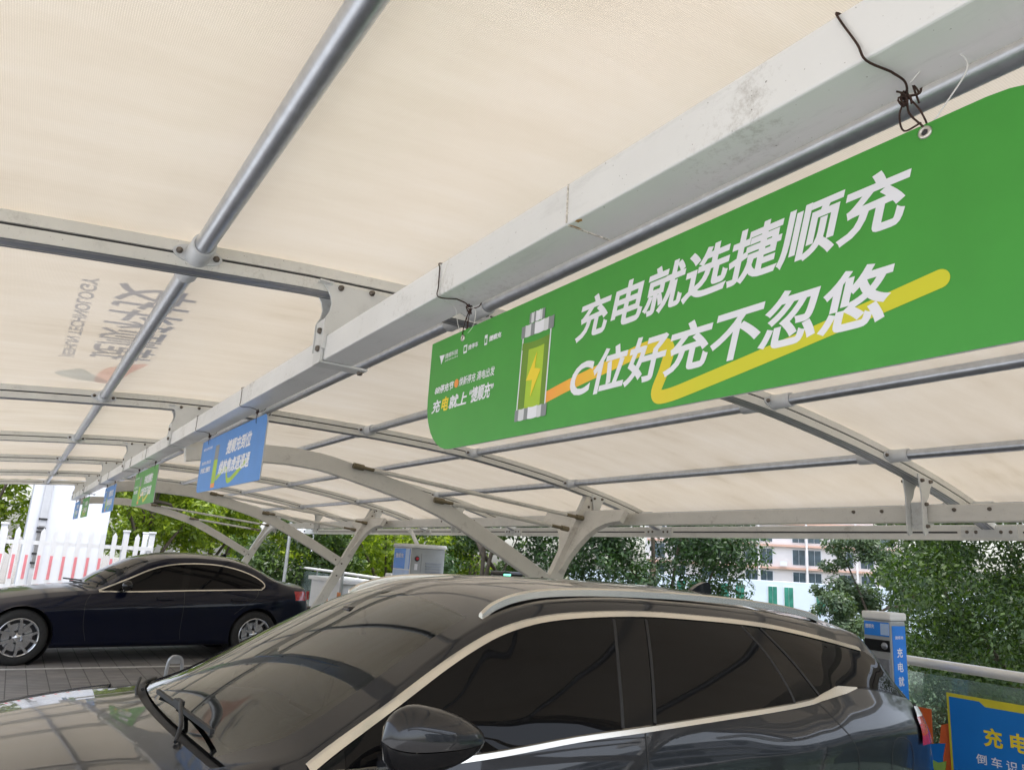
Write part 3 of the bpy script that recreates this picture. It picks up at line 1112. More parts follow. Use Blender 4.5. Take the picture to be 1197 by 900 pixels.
# small print on the left
s = MB()
slant_text(s, '捷顺科技', .086, .252, .158, .252, .014, .012, 0)
slant_text(s, 'JIESHUN', .086, .243, .158, .243, .005, .01, 0)
part('brand_lettering', s, M['white_ink'], board)
s = MB()
slant_text(s, '捷停车', .212, .2505, .262, .2505, .014, .02, 0)
part('brand_lettering', s, M['white_ink'], board)
s = MB()
slant_text(s, '捷顺充', .315, .2505, .372, .2505, .015, .035, .1)
part('brand_lettering', s, M['white_ink'], board)
s = MB()
s.add([W(.052, .267, .0007), W(.083, .265, .0007), W(.066, .240, .0007), W(.0605, .254, .0007)], [(0, 3, 2, 1)])
part('logo_mark', s, M['white_ink'], board)
for (a0, ww, hh) in ((.188, .018, .022), (.294, .013, .026)):
    s = MB()
    s.prism([(a0, .246), (a0 + ww, .246), (a0 + ww, .246 + hh), (a0, .246 + hh)], W(0, 0, .0007), A_, B_, .0003)
    part('logo_mark', s, M['white_ink'], board)
s = MB()
slant_text(s, '88停充节', .042, .158, .150, .158, .023, .03, .2)
part('small_lettering', s, M['white_ink'], board)
s = MB()
slant_text(s, '焕新停充 满电出发', .176, .160, .352, .160, .0235, .016, .15)
part('small_lettering', s, M['white_ink'], board)
s = MB()
slant_text(s, '充', .031, .106, .083, .106, .036, .03, .2)
part('small_lettering', s, M['white_ink'], board)
s = MB()
slant_text(s, '就上', .128, .106, .224, .106, .036, .03, .2)
part('small_lettering', s, M['white_ink'], board)
s = MB()
slant_text(s, '“捷顺充”', .236, .106, .352, .106, .041, .03, .2)
part('small_lettering', s, M['white_ink'], board)
s = MB()
slant_text(s, '电', .087, .106, .126, .106, .038, .03, .2)
part('accent_lettering', s, M['yellow_ink'], board)
s = MB()
s.lathe([(0, .0004), (.0115, .0004), (.0115, 0)], W(.163, .171, .0006), (-1, 0, 0), 16, 0, False)
part('orange_dot', s, M['orange_ink'], board)
for (a0, ww, hh) in ((.1915, .011, .012), (.2970, .007, .012)):
    s = MB()
    s.prism([(a0, .251), (a0 + ww, .251), (a0 + ww, .251 + hh), (a0, .251 + hh)], W(0, 0, .0013), A_, B_, .0003)
    part('logo_cutout', s, M['sign_green'], board)


def lerp_quad(mb, a0, b0, a1, b1, lean, mi, dx=.0006, bulge=0.0):
    """slightly leaning block of the printed battery; top edge shifted by lean"""
    n = 8
    bot = [(a0 + (a1 - a0) * t, b0 - bulge * math.sin(math.pi * t)) for t in np.linspace(0, 1, n)]
    topp = [(a1 + lean - (a1 - a0) * t, b1 - bulge * math.sin(math.pi * (1 - t))) for t in np.linspace(0, 1, n)]
    mb.prism(bot + topp, W(0, 0, dx), A_, B_, .0003, mi)


s = MB()
ba, bwid = .458, .112
tl_ = lambda b_: .010 * (b_ - .04) / .22            # the printed battery leans a little
# casing outline and fill
lerp_quad(s, ba, .055, ba + .004, .232, .010, 0, .0006)
lerp_quad(s, ba + bwid - .004, .055, ba + bwid, .232, .010, 0, .0006)
lerp_quad(s, ba + .004, .052, ba + .030, .205, .008, 2, .0006)
lerp_quad(s, ba + .030, .052, ba + bwid - .022, .205, .008, 1, .0006)
lerp_quad(s, ba + bwid - .022, .052, ba + bwid - .004, .205, .008, 2, .0006)
lerp_quad(s, ba + .010, .197, ba + bwid + .004, .213, .001, 5, .0010, .004)
# metal caps in bands of light and dark grey
for (b0, b1, xa, xb) in ((.034, .060, -.005, .005), (.226, .254, .004, .018), (.256, .280, .034, -.018)):
    x0_, x1_ = ba + xa, ba + bwid + xb
    cuts = [0, .12, .3, .42, .7, .84, 1]
    for j, mi_ in enumerate((4, 3, 4, 0, 3, 4)):
        lerp_quad(s, x0_ + (x1_ - x0_) * cuts[j], b0, x0_ + (x1_ - x0_) * cuts[j + 1], b1, .0012, mi_, .0012, .0015)
# bolt
bl = [(.530, .182), (.492, .122), (.516, .120), (.512, .082), (.548, .140), (.524, .146)]
s.prism(bl, W(0, 0, .0016), A_, B_, .0003, 6)
part('battery_picture', s, [M['white_ink'], M['lime_ink'], M['lime_dark'], M['silver_ink'], M['silver_dark'], M['lime_dark'], M['yellow_ink']], board)
# eyelets and wires
for (yg, zg) in ((0.455, 2.172), (1.672, 2.163)):
    gm = MB()
    gm.lathe([(.0042, .0), (.0045, .0025), (.0065, .0032), (.0088, .002), (.0092, 0)], (0.897, yg, zg), (-1, 0, 0), 18)
    gm.lathe([(0, 0), (.0045, 0)], (0.8965, yg, zg), (-1, 0, 0), 12, 1)
    part('eyelet', gm, [M['grommet'], M['groove']], sg, world=True)
part('hanging_wire', hang_wire(0.470, 0.512, 0.480, 0.455, 2.174, (0.896, 0.474, 2.235), 1), M['wire'], sg, world=True)
part('hanging_wire', hang_wire(1.648, 1.672, 1.668, 1.672, 2.165, (0.896, 1.645, 2.235), 2), M['wire'], sg, world=True)
fl = MB()
fl.tube(crom([(.899, .455, 2.173), (.90, .43, 2.20), (.90, .40, 2.235), (.90, .408, 2.262), (.895, .44, 2.268), (.892, .468, 2.25)], 6), .0010, 6)
part('nylon_line', fl, M['line'], sg, world=True)
fl = MB()
fl.tube(crom([(.899, 1.672, 2.163), (.896, 1.70, 2.20), (.885, 1.71, 2.255), (.812, 1.66, 2.262), (.812, 1.62, 2.35)], 6), .0008, 6)
fl.tube(crom([(.899, 1.672, 2.163), (.896, 1.62, 2.185), (.896, 1.615, 2.225), (.892, 1.648, 2.24)], 6), .0008, 6)
part('nylon_line', fl, M['line'], sg, world=True)

BLUE = ('捷顺充到位', '续航焦虑退退退')
GREEN = ('充电就选捷顺充', 'C位好充不忽悠')
far_signs = [(5.00, 1.47, 'sign_blue', BLUE, 'blue hanging sign with two white lines, just beyond the large green sign'),
             (8.15, 1.40, 'sign_green', GREEN, 'green hanging sign between two blue ones, third along the beam'),
             (11.15, 1.30, 'sign_blue', BLUE, 'small far blue hanging sign in front of the white hut, right of the farthest pair'),
             (15.0, 1.40, 'sign_green', GREEN, 'tiny far green hanging sign, next to last along the beam'),
             (17.0, 1.35, 'sign_blue', BLUE, 'tiny far blue hanging sign, last along the beam')]
for i, (yl, Lw, colr, lines, lab) in enumerate(far_signs):
    zt = 2.195 if i < 3 else 2.19
    fs_, fb, _ = make_sign(yl, Lw, zt - .30, .315, colr, lines, lab, 0, 5 + i, r_=.05)
    for k, yy in enumerate((yl - .18, yl - Lw + .2)):
        part('hanging_wire', hang_wire(yy, yy + .02, yy + .01, yy, zt - .015, (0.896, yy, 2.236), 20 + 2 * i + k), M['wire'], fs_, world=True)


# ------------------------------------------------------------------ cars
TT = [0, .035, .08, .14, .22, .31, .41, .52, .64, .76, .88, 1.0]      # steps from roof edge to the centre line
NS, NG = 26, 9


class Car:
    """car body as smooth cross sections along x (nose at low x), near side at -y"""
    def __init__(self, K, x0, x1, cx, bow, wref, camber=2.2):
        self.K = {k: pchip([p[0] for p in v], [p[1] for p in v]) for k, v in K.items()}
        self.bow = pchip([p[0] for p in bow], [p[1] for p in bow])
        self.x0, self.x1, self.cx, self.wref, self.camber = x0, x1, cx, wref, camber
        self._c = {}

    def half(self, x):
        """half section from rocker to centre line as (y, z) list"""
        k = round(x, 4)
        if k in self._c:
            return self._c[k]
        f = {n: q(x) for n, q in self.K.items()}
        ws, zs, wb, zb, wc, zc, zr, zl = (f[n] for n in ('ws', 'zs', 'wb', 'zb', 'wc', 'zc', 'zr', 'zl'))
        side = crom([(ws - .10, zl - .01), (ws - .035, zl + .035), (ws - .018, zl + (zs - zl) * .45), (ws, zs), (ws - (ws - wb) * .42, zs + (zb - zs) * .62), (wb, zb)], 12)
        sp = np.array(side)
        L = np.concatenate([[0], np.cumsum(np.hypot(*np.diff(sp, axis=0).T))])
        tt = np.linspace(0, L[-1], NS)
        pts = [(float(np.interp(t, L, sp[:, 0])), float(np.interp(t, L, sp[:, 1]))) for t in tt]
        for i in range(1, NG):
            t = i / NG
            pts.append((wb + (wc - wb) * t + .018 * math.sin(math.pi * t) * min(1, (zc - zb) / .25), zb + (zc - zb) * t))
        for t in TT:
            pts.append((wc * (1 - t), zc + (zr - zc) * (1 - (1 - t) ** self.camber)))
        self._c[k] = pts
        return pts

    def pt(self, x, i, s=-1, off=0.0):
        y, z = self.half(x)[i]
        return Vector((x + self.bow(x) * (y / self.wref) ** 2 - self.cx, s * y, z))

    def side(self, xt, z):
        """y of the side surface at true x and height z"""
        x = xt
        y = 0.8
        for _ in range(4):
            h = self.half(min(max(x, self.x0), self.x1))[:NS + NG]
            y = float(np.interp(z, [q[1] for q in h], [q[0] for q in h]))
            x = xt - self.bow(x) * (y / self.wref) ** 2
        return y

    def sp(self, x, z, s=-1, off=0.0):
        return Vector((x - self.cx, s * (self.side(x, z) + off), z))

    def shell(self, stations, axles, R_arch, skip, s=-1):
        """painted side+top faces; skip(x_mid, col) tells which faces belong to other parts"""
        mb = MB()
        n = NS + NG - 1 + len(TT)
        vs, idx = [], {}
        P = {}
        for a, x in enumerate(stations):
            for i in range(n):
                P[a, i] = self.pt(x, i, s)
        # wheel openings: drop faces inside the arch and pull the rim vertices on to the circle
        inside = {}
        for k_, p in P.items():
            inside[k_] = False
            for ax in axles:
                dx, dz = p.x + self.cx - ax[0], p.z - ax[1]
                if math.hypot(dx, dz) < R_arch and abs(p.y) > .5 and k_[1] < NS:
                    inside[k_] = ax
        faces = []
        for a in range(len(stations) - 1):
            xm = (stations[a] + stations[a + 1]) / 2
            for i in range(n - 1):
                if skip(xm, i):
                    continue
                q = [(a, i), (a, i + 1), (a + 1, i + 1), (a + 1, i)]
                ins = [inside[k_] for k_ in q]
                if all(ins):
                    continue
                faces.append((q, ins))
        for q, ins in faces:
            for k_, ax in zip(q, ins):
                if ax:
                    p = P[k_]
                    dx, dz = p.x + self.cx - ax[0], p.z - ax[1]
                    L = math.hypot(dx, dz) or 1e-6
                    P[k_] = Vector((ax[0] + dx / L * R_arch - self.cx, p.y, ax[1] + dz / L * R_arch))
                    inside[k_] = ax
            for k_ in q:
                if k_ not in idx:
                    idx[k_] = len(vs)
                    vs.append(None)
        for k_, j in idx.items():
            vs[j] = P[k_]
        mb.add(vs, [[idx[k_] for k_ in (q if s > 0 else q[::-1])] for q, _ in faces], 0, True)
        return mb

    def top_patch(self, xs_, c0, c1):
        """both halves of the top between two column indices"""
        mb = MB()
        cols = list(range(c0, c1 + 1))
        rows = []
        for x in xs_:
            lft = [self.pt(x, i, -1) for i in cols]
            rgt = [self.pt(x, i, 1) for i in cols][::-1][1:]
            rows.append(lft + rgt)
        mb.grid(rows, flip=True)
        return mb

    def panel(self, xa, xb, zt, zb_, off, s=-1, n=40, m=10, edge_a=None, edge_b=None):
        """glass following the side between curves; slanted ends through edge functions x(z)"""
        mb = MB()
        rows = []
        for i in range(n + 1):
            row = []
            for j in range(m + 1):
                u, v = i / n, j / m
                x = xa + (xb - xa) * u
                for _ in range(3):
                    z = zb_(x) + (zt(x) - zb_(x)) * v
                    l = edge_a(z) if edge_a else xa
                    r_ = edge_b(z) if edge_b else xb
                    x = l + (r_ - l) * u
                row.append(self.sp(x, z, s, off))
            rows.append(row)
        mb.grid(rows, flip=(s < 0))
        return mb

    def strip(self, pts, wd, s=-1, base=.001, rise=.007, n=5, taper=0.0):
        """raised trim along a side polyline of (x, z)"""
        path = crom(pts, n)
        mb = MB()
        vs = []
        N = len(path)
        for i, p in enumerate(path):
            a, b_ = np.array(path[max(i - 1, 0)]), np.array(path[min(i + 1, N - 1)])
            t = (b_ - a) / (np.linalg.norm(b_ - a) + 1e-9)
            nn = np.array((-t[1], t[0]))
            w_ = wd * (1 - taper * i / N)
            for k, o_ in ((-.5, base), (-.36, rise), (.36, rise), (.5, base)):
                q = np.array(p) + nn * w_ * k
                vs.append(self.sp(q[0], q[1], s, o_))
        fs = []
        for i in range(N - 1):
            for k in range(3):
                f = (i * 4 + k, i * 4 + k + 1, (i + 1) * 4 + k + 1, (i + 1) * 4 + k)
                fs.append(f if s > 0 else f[::-1])
        mb.add(vs, fs, 0, False)
        return mb


def make_wheel(car, name, centre, Rt, wid, s, parent, spokes=5, seed=0.3):
    """wheel with tyre, twin-spoke rim and brake disc; s = side (-1 near)"""
    c = Vector(centre)
    ax = Vector((0, s, 0))
    t = MB()
    rr_ = Rt * .70
    t.lathe([(rr_ - .01, -wid), (Rt - .03, -wid), (Rt, -wid + .03), (Rt, -.03), (Rt - .025, -.002), (rr_ + .02, .004), (rr_, -.004), (rr_ - .01, -.02)], c, ax, 48)
    wheel = part(name, t, M['rubber'], parent)
    rim = MB()
    rim.lathe([(rr_ - .012, -.20), (rr_ - .012, -.02), (rr_ + .002, .002), (rr_ - .012, .003), (rr_ - .022, -.012), (rr_ - .03, -.05)], c, ax, 48)
    a_ = Vector((1, 0, 0)); b_ = Vector((0, 0, 1))
    for k in range(spokes):
        th = 2 * math.pi * k / spokes + seed
        for dlt in (-1, 1):
            p0 = th + dlt * .12
            p1 = th + dlt * .30
            q0 = c + ax * -.012 + (a_ * math.cos(p0) + b_ * math.sin(p0)) * .05
            qm = c + ax * -.010 + (a_ * math.cos(th + dlt * .16) + b_ * math.sin(th + dlt * .16)) * rr_ * .5
            q1 = c + ax * -.006 + (a_ * math.cos(p1) + b_ * math.sin(p1)) * (rr_ - .012)
            rim.bar(q0, qm, .034, .03, 0, up=ax)
            rim.bar(qm, q1, .030, .028, 0, up=ax)
    rim.lathe([(0, .004), (.028, .003), (.034, -.004), (.062, -.012), (.062, -.05)], c, ax, 24)
    part('rim', rim, M['rim'], wheel)
    dk = MB()
    dk.lathe([(0, -.085), (rr_ - .03, -.085)], c, ax, 36)
    dk.lathe([(rr_ * .72, -.07), (rr_ * .35, -.07)], c, ax, 36, 1)
    part('brake_disc', dk, [M['rim_dark'], M['rim']], wheel)
    return wheel


COLC = NS + NG - 1           # index of the roof-edge column
LASTC = NS + NG - 2 + len(TT)

# ---- the grey crossover in the foreground
KS = dict(
    zr=[(-.80, .62), (-.76, .76), (-.6, .855), (-.3, .93), (0, .985), (.3, 1.02), (.52, 1.040), (.55, 1.058), (.8, 1.191), (1.1, 1.335), (1.38, 1.449), (1.6, 1.506), (1.95, 1.533), (2.5, 1.532), (3.0, 1.513), (3.4, 1.474), (3.70, 1.425), (3.74, 1.335), (3.83, 1.20), (3.93, 1.06), (3.98, .98), (4.01, .8), (4.02, .55)],
    zc=[(-.80, .60), (-.6, .80), (-.3, .885), (0, .945), (.3, .985), (.55, 1.005), (.70, 1.028), (.74, 1.045), (.92, 1.143), (1.18, 1.285), (1.36, 1.37), (1.54, 1.43), (1.75, 1.463), (2.09, 1.477), (2.42, 1.470), (2.87, 1.447), (3.22, 1.412), (3.5, 1.373), (3.69, 1.345), (3.77, 1.25), (3.88, 1.09), (3.97, 1.0), (4.02, .5)],
    zb=[(-.80, .57), (-.6, .74), (-.3, .825), (0, .89), (.3, .94), (.6, .972), (.83, .985), (1.35, 1.0), (2.0, 1.033), (2.7, 1.066), (3.0, 1.082), (3.19, 1.105), (3.4, 1.105), (3.8, 1.06), (3.95, .97), (4.02, .48)],
    wb=[(-.80, .52), (-.7, .66), (-.4, .77), (0, .815), (.5, .85), (.9, .87), (2, .88), (2.8, .876), (3.3, .862), (3.7, .845), (3.9, .825), (4.02, .78)],
    wc=[(-.80, .44), (-.6, .58), (0, .70), (.5, .755), (.72, .80), (.95, .785), (1.2, .735), (1.45, .685), (2.0, .658), (2.6, .648), (3.2, .635), (3.6, .63), (3.85, .66), (4.02, .66)],
    ws=[(-.80, .60), (-.65, .78), (-.3, .89), (.1, .935), (.8, .922), (1.8, .922), (2.5, .928), (2.95, .95), (3.4, .945), (3.8, .915), (3.95, .87), (4.02, .82)],
    zs=[(-.80, .50), (-.3, .68), (.1, .74), (1, .76), (2, .80), (2.9, .87), (3.4, .90), (3.8, .88), (3.95, .80), (4.02, .45)],
    zl=[(-.80, .30), (.2, .24), (3.2, .25), (4.02, .36)])
suv = Car(KS, -.80, 4.02, 1.6, [(-.80, .16), (-.3, .08), (.3, .09), (.52, .13), (1.38, .07), (1.9, 0), (3.2, 0), (3.7, -.02), (4.02, -.07)], .94)
suv_o = thing('parked_car', 'dark grey crossover with satin window trim and roof rails filling the foreground', 'car', (1.6, 3.03, 0))
SB, ST_ = .52, 1.38
RB0, RB1 = 3.74, 3.93
stn = sorted(set([round(x, 3) for x in list(np.linspace(-.80, -.6, 9)) + list(np.linspace(-.6, 3.6, 150)) + list(np.linspace(3.6, 4.02, 24)) + [SB - .13, SB - .035, SB, ST_, RB0, RB1]]))
AX = [(.10, .36), (2.97, .36)]
WC = COLC + 3                # windshield starts inboard of the painted pillar


def skip_suv(x, i, s=-1):
    if i >= WC - 2 and SB - .035 < x < SB:
        return True
    if s > 0 and COLC - 5 <= i < WC + 2 and SB - .13 < x < SB + .001:
        return True
    if i >= WC and SB < x < ST_:
        return True
    if i >= COLC + 2 and RB0 < x < RB1:
        return True
    return False


for s_ in (-1, 1):
    part('body_shell', suv.shell(stn, AX, .385, lambda x, i: skip_suv(x, i, s_), s_), M['paint_grey'], suv_o)
cowl = suv.top_patch([x for x in stn if SB - .131 < x < SB + .001], COLC - 4, LASTC)
cowl.v = [(p[0], p[1], p[2] - .012) for p in cowl.v]
part('cowl', cowl, M['black_matt'], suv_o)
wsx = [x for x in stn if SB - .001 < x < ST_ + .001]
part('windshield', suv.top_patch(wsx, WC, LASTC), M['windshield'], suv_o)
bnd = MB()                    # black ceramic border of the windshield, just under the glass
for (xa_, xb_, c0, c1) in ((SB, SB + .05, WC, LASTC), (ST_ - .05, ST_, WC, LASTC)):
    xs_ = np.linspace(xa_, xb_, 4)
    cols = list(range(c0, c1 + 1))
    bnd.grid([[suv.pt(x, i, -1) + Vector((.003, 0, -.005)) for i in cols] + [suv.pt(x, i, 1) + Vector((.003, 0, -.005)) for i in cols][::-1][1:] for x in xs_])
for sg_ in (-1, 1):
    bnd.grid([[suv.pt(x, WC, sg_) + Vector((.003, 0, -.005)), suv.pt(x, WC + 1, sg_).lerp(suv.pt(x, WC, sg_), .4) + Vector((.003, 0, -.005))] for x in wsx])
part('windshield_border', bnd, M['black_gloss'], suv_o)
part('rear_window', suv.top_patch([x for x in stn if RB0 - .001 < x < RB1 + .001], COLC + 2, LASTC), M['side_glass'], suv_o)

chT = [(.80, 1.006), (.92, 1.077), (1.18, 1.225), (1.36, 1.313), (1.54, 1.377), (1.75, 1.412), (2.09, 1.427), (2.42, 1.419), (2.87, 1.392), (3.22, 1.347), (3.58, 1.286)]
chB = [(.86, .992), (1.35, 1.007), (1.71, 1.032), (2.00, 1.044), (2.33, 1.059), (2.71, 1.076), (2.98, 1.094), (3.10, 1.117), (3.19, 1.136)]
zt_f = pchip([.74] + [p[0] for p in chT] + [3.66, 3.80], [.95] + [p[1] for p in chT] + [1.247, 1.068])
zb_f = pchip([.74, .86, 1.35, 2.0, 2.71, 2.98, 3.19, 3.34, 3.80], [.985, .992, 1.007, 1.044, 1.076, 1.094, 1.133, 1.131, 1.066])
lin = lambda z0, x0, z1, x1: (lambda z: x0 + (x1 - x0) * (z - z0) / (z1 - z0))
for s_ in (-1, 1):
    part('pillar_trim', suv.panel(.83, 3.785, zt_f, zb_f, .0015, s_, 90, 8), M['pillar_black'], suv_o)
    part('front_door_window', suv.panel(1.02, 1.95, lambda x: zt_f(x) - .012, lambda x: zb_f(x) + .01, .0040, s_, 40, 10,
                                        lin(1.0, 1.00, 1.15, 1.075), lin(1.05, 1.905, 1.41, 2.0)), M['side_glass'], suv_o)
    part('front_quarter_window', suv.panel(.90, 1.0, lambda x: zt_f(x) - .012, lambda x: zb_f(x) + .01, .0040, s_, 8, 6, None, lin(1.0, .985, 1.15, 1.05)), M['side_glass'], suv_o)
    part('rear_door_window', suv.panel(2.10, 2.86, lambda x: zt_f(x) - .012, lambda x: zb_f(x) + .01, .0040, s_, 40, 10,
                                       lin(1.05, 2.07, 1.41, 2.17), pchip([1.07, 1.13, 1.22, 1.30, 1.40], [2.875, 2.872, 2.845, 2.81, 2.745])), M['side_glass'], suv_o)
    part('cargo_window', suv.panel(2.98, 3.785, lambda x: zt_f(x) - .010, lambda x: zb_f(x) + .008, .0040, s_, 50, 10,
                                   pchip([1.08, 1.14, 1.24, 1.38], [3.05, 3.035, 2.98, 2.87])), M['side_glass'], suv_o)
    for pts in ([(1.915, 1.055), (1.955, 1.24), (2.005, 1.408)], [(2.068, 1.062), (2.12, 1.24), (2.175, 1.408)], [(2.872, 1.09), (2.868, 1.14), (2.842, 1.225), (2.805, 1.305), (2.742, 1.388)], [(3.05, 1.12), (3.02, 1.17), (2.965, 1.26), (2.87, 1.38)]):
        part('window_seal', suv.strip(pts, .014, s_, .004, .0062), M['black_matt'], suv_o)
    part('window_trim', suv.strip(chT, .024, s_, .002, .011), M['chrome'], suv_o)
    part('belt_trim', suv.strip(chB, .022, s_, .002, .011), M['chrome'], suv_o)
    kick = [(3.10, 1.108), (3.15, 1.118), (3.20, 1.128), (3.30, 1.140), (3.37, 1.136)]
    kk = MB()
    upper = [(2.99, 1.103), (3.08, 1.122), (3.16, 1.142), (3.20, 1.149), (3.34, 1.139)]
    lower = [(2.98, 1.088), (3.08, 1.100), (3.16, 1.110), (3.24, 1.118), (3.34, 1.134)]
    kk.grid([[suv.sp(u[0] + (l[0] - u[0]) * v_, u[1] + (l[1] - u[1]) * v_, s_, .011) for v_ in (0, .5, 1)] for u, l in zip(upper, lower)], 0, True, s_ > 0)
    part('trim_flag', kk, M['chrome'], suv_o)
    # panel gaps
    for pts in ([(2.015, 1.035), (2.005, .9), (2.0, .6), (2.02, .32)], [(3.02, 1.095), (3.09, 1.02), (3.165, .93), (3.185, .85), (3.15, .72)], [(.86, .985), (.82, .85), (.84, .6), (.9, .32)],
                [(3.55, .93), (3.49, .93), (3.45, .90), (3.435, .83), (3.45, .76), (3.49, .73), (3.57, .73), (3.61, .76), (3.625, .83), (3.61, .90), (3.55, .93)]):
        part('panel_gap', suv.strip(pts, .006, s_, .0012, .0014), M['black_matt'], suv_o)
    part('door_handle', suv.strip([(1.72, .80), (1.80, .805), (1.92, .808)], .03, s_, .002, .018), M['paint_grey'], suv_o)
    part('door_handle', suv.strip([(2.66, .83), (2.74, .835), (2.86, .838)], .03, s_, .002, .018), M['paint_grey'], suv_o)
    # roof rail
    rl = MB()
    rp = crom([(1.44, -.640, 1.418), (1.50, -.628, 1.455), (1.62, -.612, 1.490), (1.80, -.603, 1.510), (2.1, -.598, 1.517), (2.6, -.592, 1.509), (3.05, -.580, 1.485), (3.35, -.570, 1.452), (3.46, -.565, 1.428)], 5)
    rl.sweep([(-.013, -.03), (.013, -.03), (.012, -.006), (.006, .0), (-.006, .0), (-.012, -.006)],
             [Vector((p[0] - 1.6, p[1] * -s_, p[2])) for p in rp],
             [(Vector((0, 1, 0)), Vector((0, 0, 1)))] * len(rp))
    part('roof_rail', rl, M['chrome'], suv_o)
    # tail lamp: red lens with a clear fin above
    for nm, m_, (za, zb2), (xa_, xb_), off in (('tail_light', 'red_lens', (.885, 1.000), (3.74, 3.985), .012), ('tail_light_fin', 'clear_lens', (1.001, 1.040), (3.77, 3.96), .015)):
        tl = MB()
        rows = []
        for u in np.linspace(0, 1, 12):
            rows.append([suv.sp(xa_ + (xb_ - xa_) * u - .03 * (1 - v) * (1 - u), za + (zb2 - za) * v, s_, off * math.sin(math.pi * min(1, .25 + u * .75)) + .002) for v in np.linspace(0, 1, 6)])
        tl.grid(rows, 0, True, s_ < 0)
        part(nm, tl, M[m_], suv_o)
    # wheel housings
    for k_, ax in enumerate(AX):
        hs_ = MB()
        hs_.lathe([(0.0, -.42), (.385, -.42), (.385, -.03)], (ax[0] - 1.6, s_ * suv.side(ax[0], .75), ax[1]), (0, s_, 0), 40)
        part('wheel_housing', hs_, M['black_matt'], suv_o)
        make_wheel(suv, 'wheel', (ax[0] - 1.6, s_ * (suv.side(ax[0], .72) - .02), ax[1] - .005), .355, .235, s_, suv_o)
# folded mirror: long painted cap lying along the door, black base below
for s_ in (-1, 1):
    def mirror_ring(u, a0, a1, n=16):
        """u 0 front .. 1 rear tip"""
        e = (1 - (1 - min(1, u / .32)) ** 2.4) ** .5 if u < .32 else max(0.0, 1 - ((u - .32) / .68) ** 2.6) ** .6
        x_ = (.915 if s_ < 0 else 1.03) + .335 * u - 1.6
        cz = (1.115 if s_ < 0 else 1.06) - .022 * u
        hh = .092 * (1 - .42 * max(0, u - .3)) * e + .001
        dd = .062 * e + .001
        cy = s_ * ((1.045 if s_ < 0 else .985) - .02 * u)
        return [Vector((x_, cy + s_ * dd * math.cos(t), cz + hh * math.sin(t))) for t in np.linspace(a0, a1, n)]
    us = np.linspace(0.0, 1.0, 26)
    cp = MB()
    cp.grid([mirror_ring(u, -.18, 2.9, 20) for u in us], 0, True, s_ < 0)
    mirr = part('wing_mirror', cp, M['paint_grey'], suv_o)
    lw = MB()
    lw.grid([[q + Vector((0, -s_ * .003, 0)) for q in mirror_ring(u, -2.9, -.22, 14)] for u in us], 0, True, s_ < 0)
    lw.tube([(1.06 - 1.6, s_ * 1.03, 1.05), (1.05 - 1.6, s_ * .94, 1.02), (1.04 - 1.6, s_ * .86, 1.0)], [.034, .04, .055], 10)
    part('mirror_base', lw, M['black_gloss'], mirr)
    gl = MB()
    gl.grid([[q for q in mirror_ring(u, 2.95, 3.35, 6)] for u in us[4:-3]], 0, True, s_ < 0)
    part('mirror_face', gl, M['chrome'], mirr)
# shark fin
fn = MB()
prof_f = [(0, 0), (.03, .028), (.07, .05), (.115, .066), (.145, .070), (.165, .055), (.175, 0)]
for k_, (wf) in enumerate((.018,)):
    fn.prism([(p[0], p[1] - .012) for p in prof_f][::-1], (3.13 - 1.6, 0, 1.497), (1, 0, 0), (0, 0, 1), .03)
part('roof_antenna', fn, M['paint_grey'], suv_o, bevel=.012)
# wipers
o_ = Vector((-1.6, 0, 0))
wp = MB()
e0, e1 = Vector((.538, .10, 1.066)), Vector((.590, -.56, 1.060))
wp.bar(e0 + o_, e1 + o_, .011, .014)
wp.bar(e0.lerp(e1, .38) + o_ + Vector((0, 0, .012)), e0.lerp(e1, .48) + o_ + Vector((0, 0, .012)), .020, .018)
wp.tube([Vector(p) + o_ for p in crom([(.505, -.50, 1.025), (.525, -.44, 1.058), (.545, -.30, 1.078), (.562, -.20, 1.082)], 4)], .0065, 8)
part('wiper', wp, M['black_matt'], suv_o)
wp = MB()
wp.tube([Vector(p) + o_ for p in crom([(.625, .70, 1.018), (.570, .56, 1.030), (.530, .40, 1.042), (.510, .26, 1.046)], 5)], .006, 8)
wp.tube([Vector(p) + o_ for p in crom([(.49, .22, 1.02), (.495, .30, 1.045), (.52, .42, 1.062)], 4)], .006, 8)
part('wiper', wp, M['black_matt'], suv_o)
# cabin seen through the windshield
O6 = Vector((-1.6, 0, 0))
ds = MB()
ds.grid([[Vector((x_ - 1.6, y_, z_ - .03 * (y_ / .7) ** 2)) for y_ in np.linspace(-.74, .74, 12)] for x_, z_ in ((.60, .93), (.75, .985), (.95, 1.00), (1.10, .985), (1.18, .93), (1.2, .7))], flip=True)
dash = part('dashboard', ds, M['trim_dark'], suv_o)
ic = MB()
ic.grid([[Vector((x_ - 1.6, -.36 + y_, z_ - h_ * (y_ / .3) ** 2)) for y_ in np.linspace(-.3, .3, 13)] for x_, z_, h_ in ((.88, .99, .01), (.98, 1.03, .05), (1.12, 1.045, .06), (1.17, .99, .02))], flip=True)
part('instrument_hood', ic, M['black_matt'], dash)
sc_ = MB(); sc_.box((1.08 - 1.6, .02, 1.04), (.02, .36, .2), rot=Matrix.Rotation(R(12), 3, 'Y'))
part('centre_screen', sc_, M['grey_screen'], dash, bevel=.006)
sw = MB()
cw = Vector((1.36 - 1.6, -.36, .98))
ux, uy = Vector((0, 1, 0)), Vector((-.38, 0, .92)).normalized() * -1
uy = Vector((.40, 0, .92)).normalized()
sw.tube([cw + .185 * (ux * math.cos(t) + uy * math.sin(t)) for t in np.linspace(0, 2 * math.pi, 33)], .016, 8, cap=False)
for t in (0, math.pi, -math.pi / 2):
    sw.bar(cw, cw + .18 * (ux * math.cos(t) + uy * math.sin(t)), .05, .02)
part('steering_wheel', sw, M['black_matt'], suv_o)
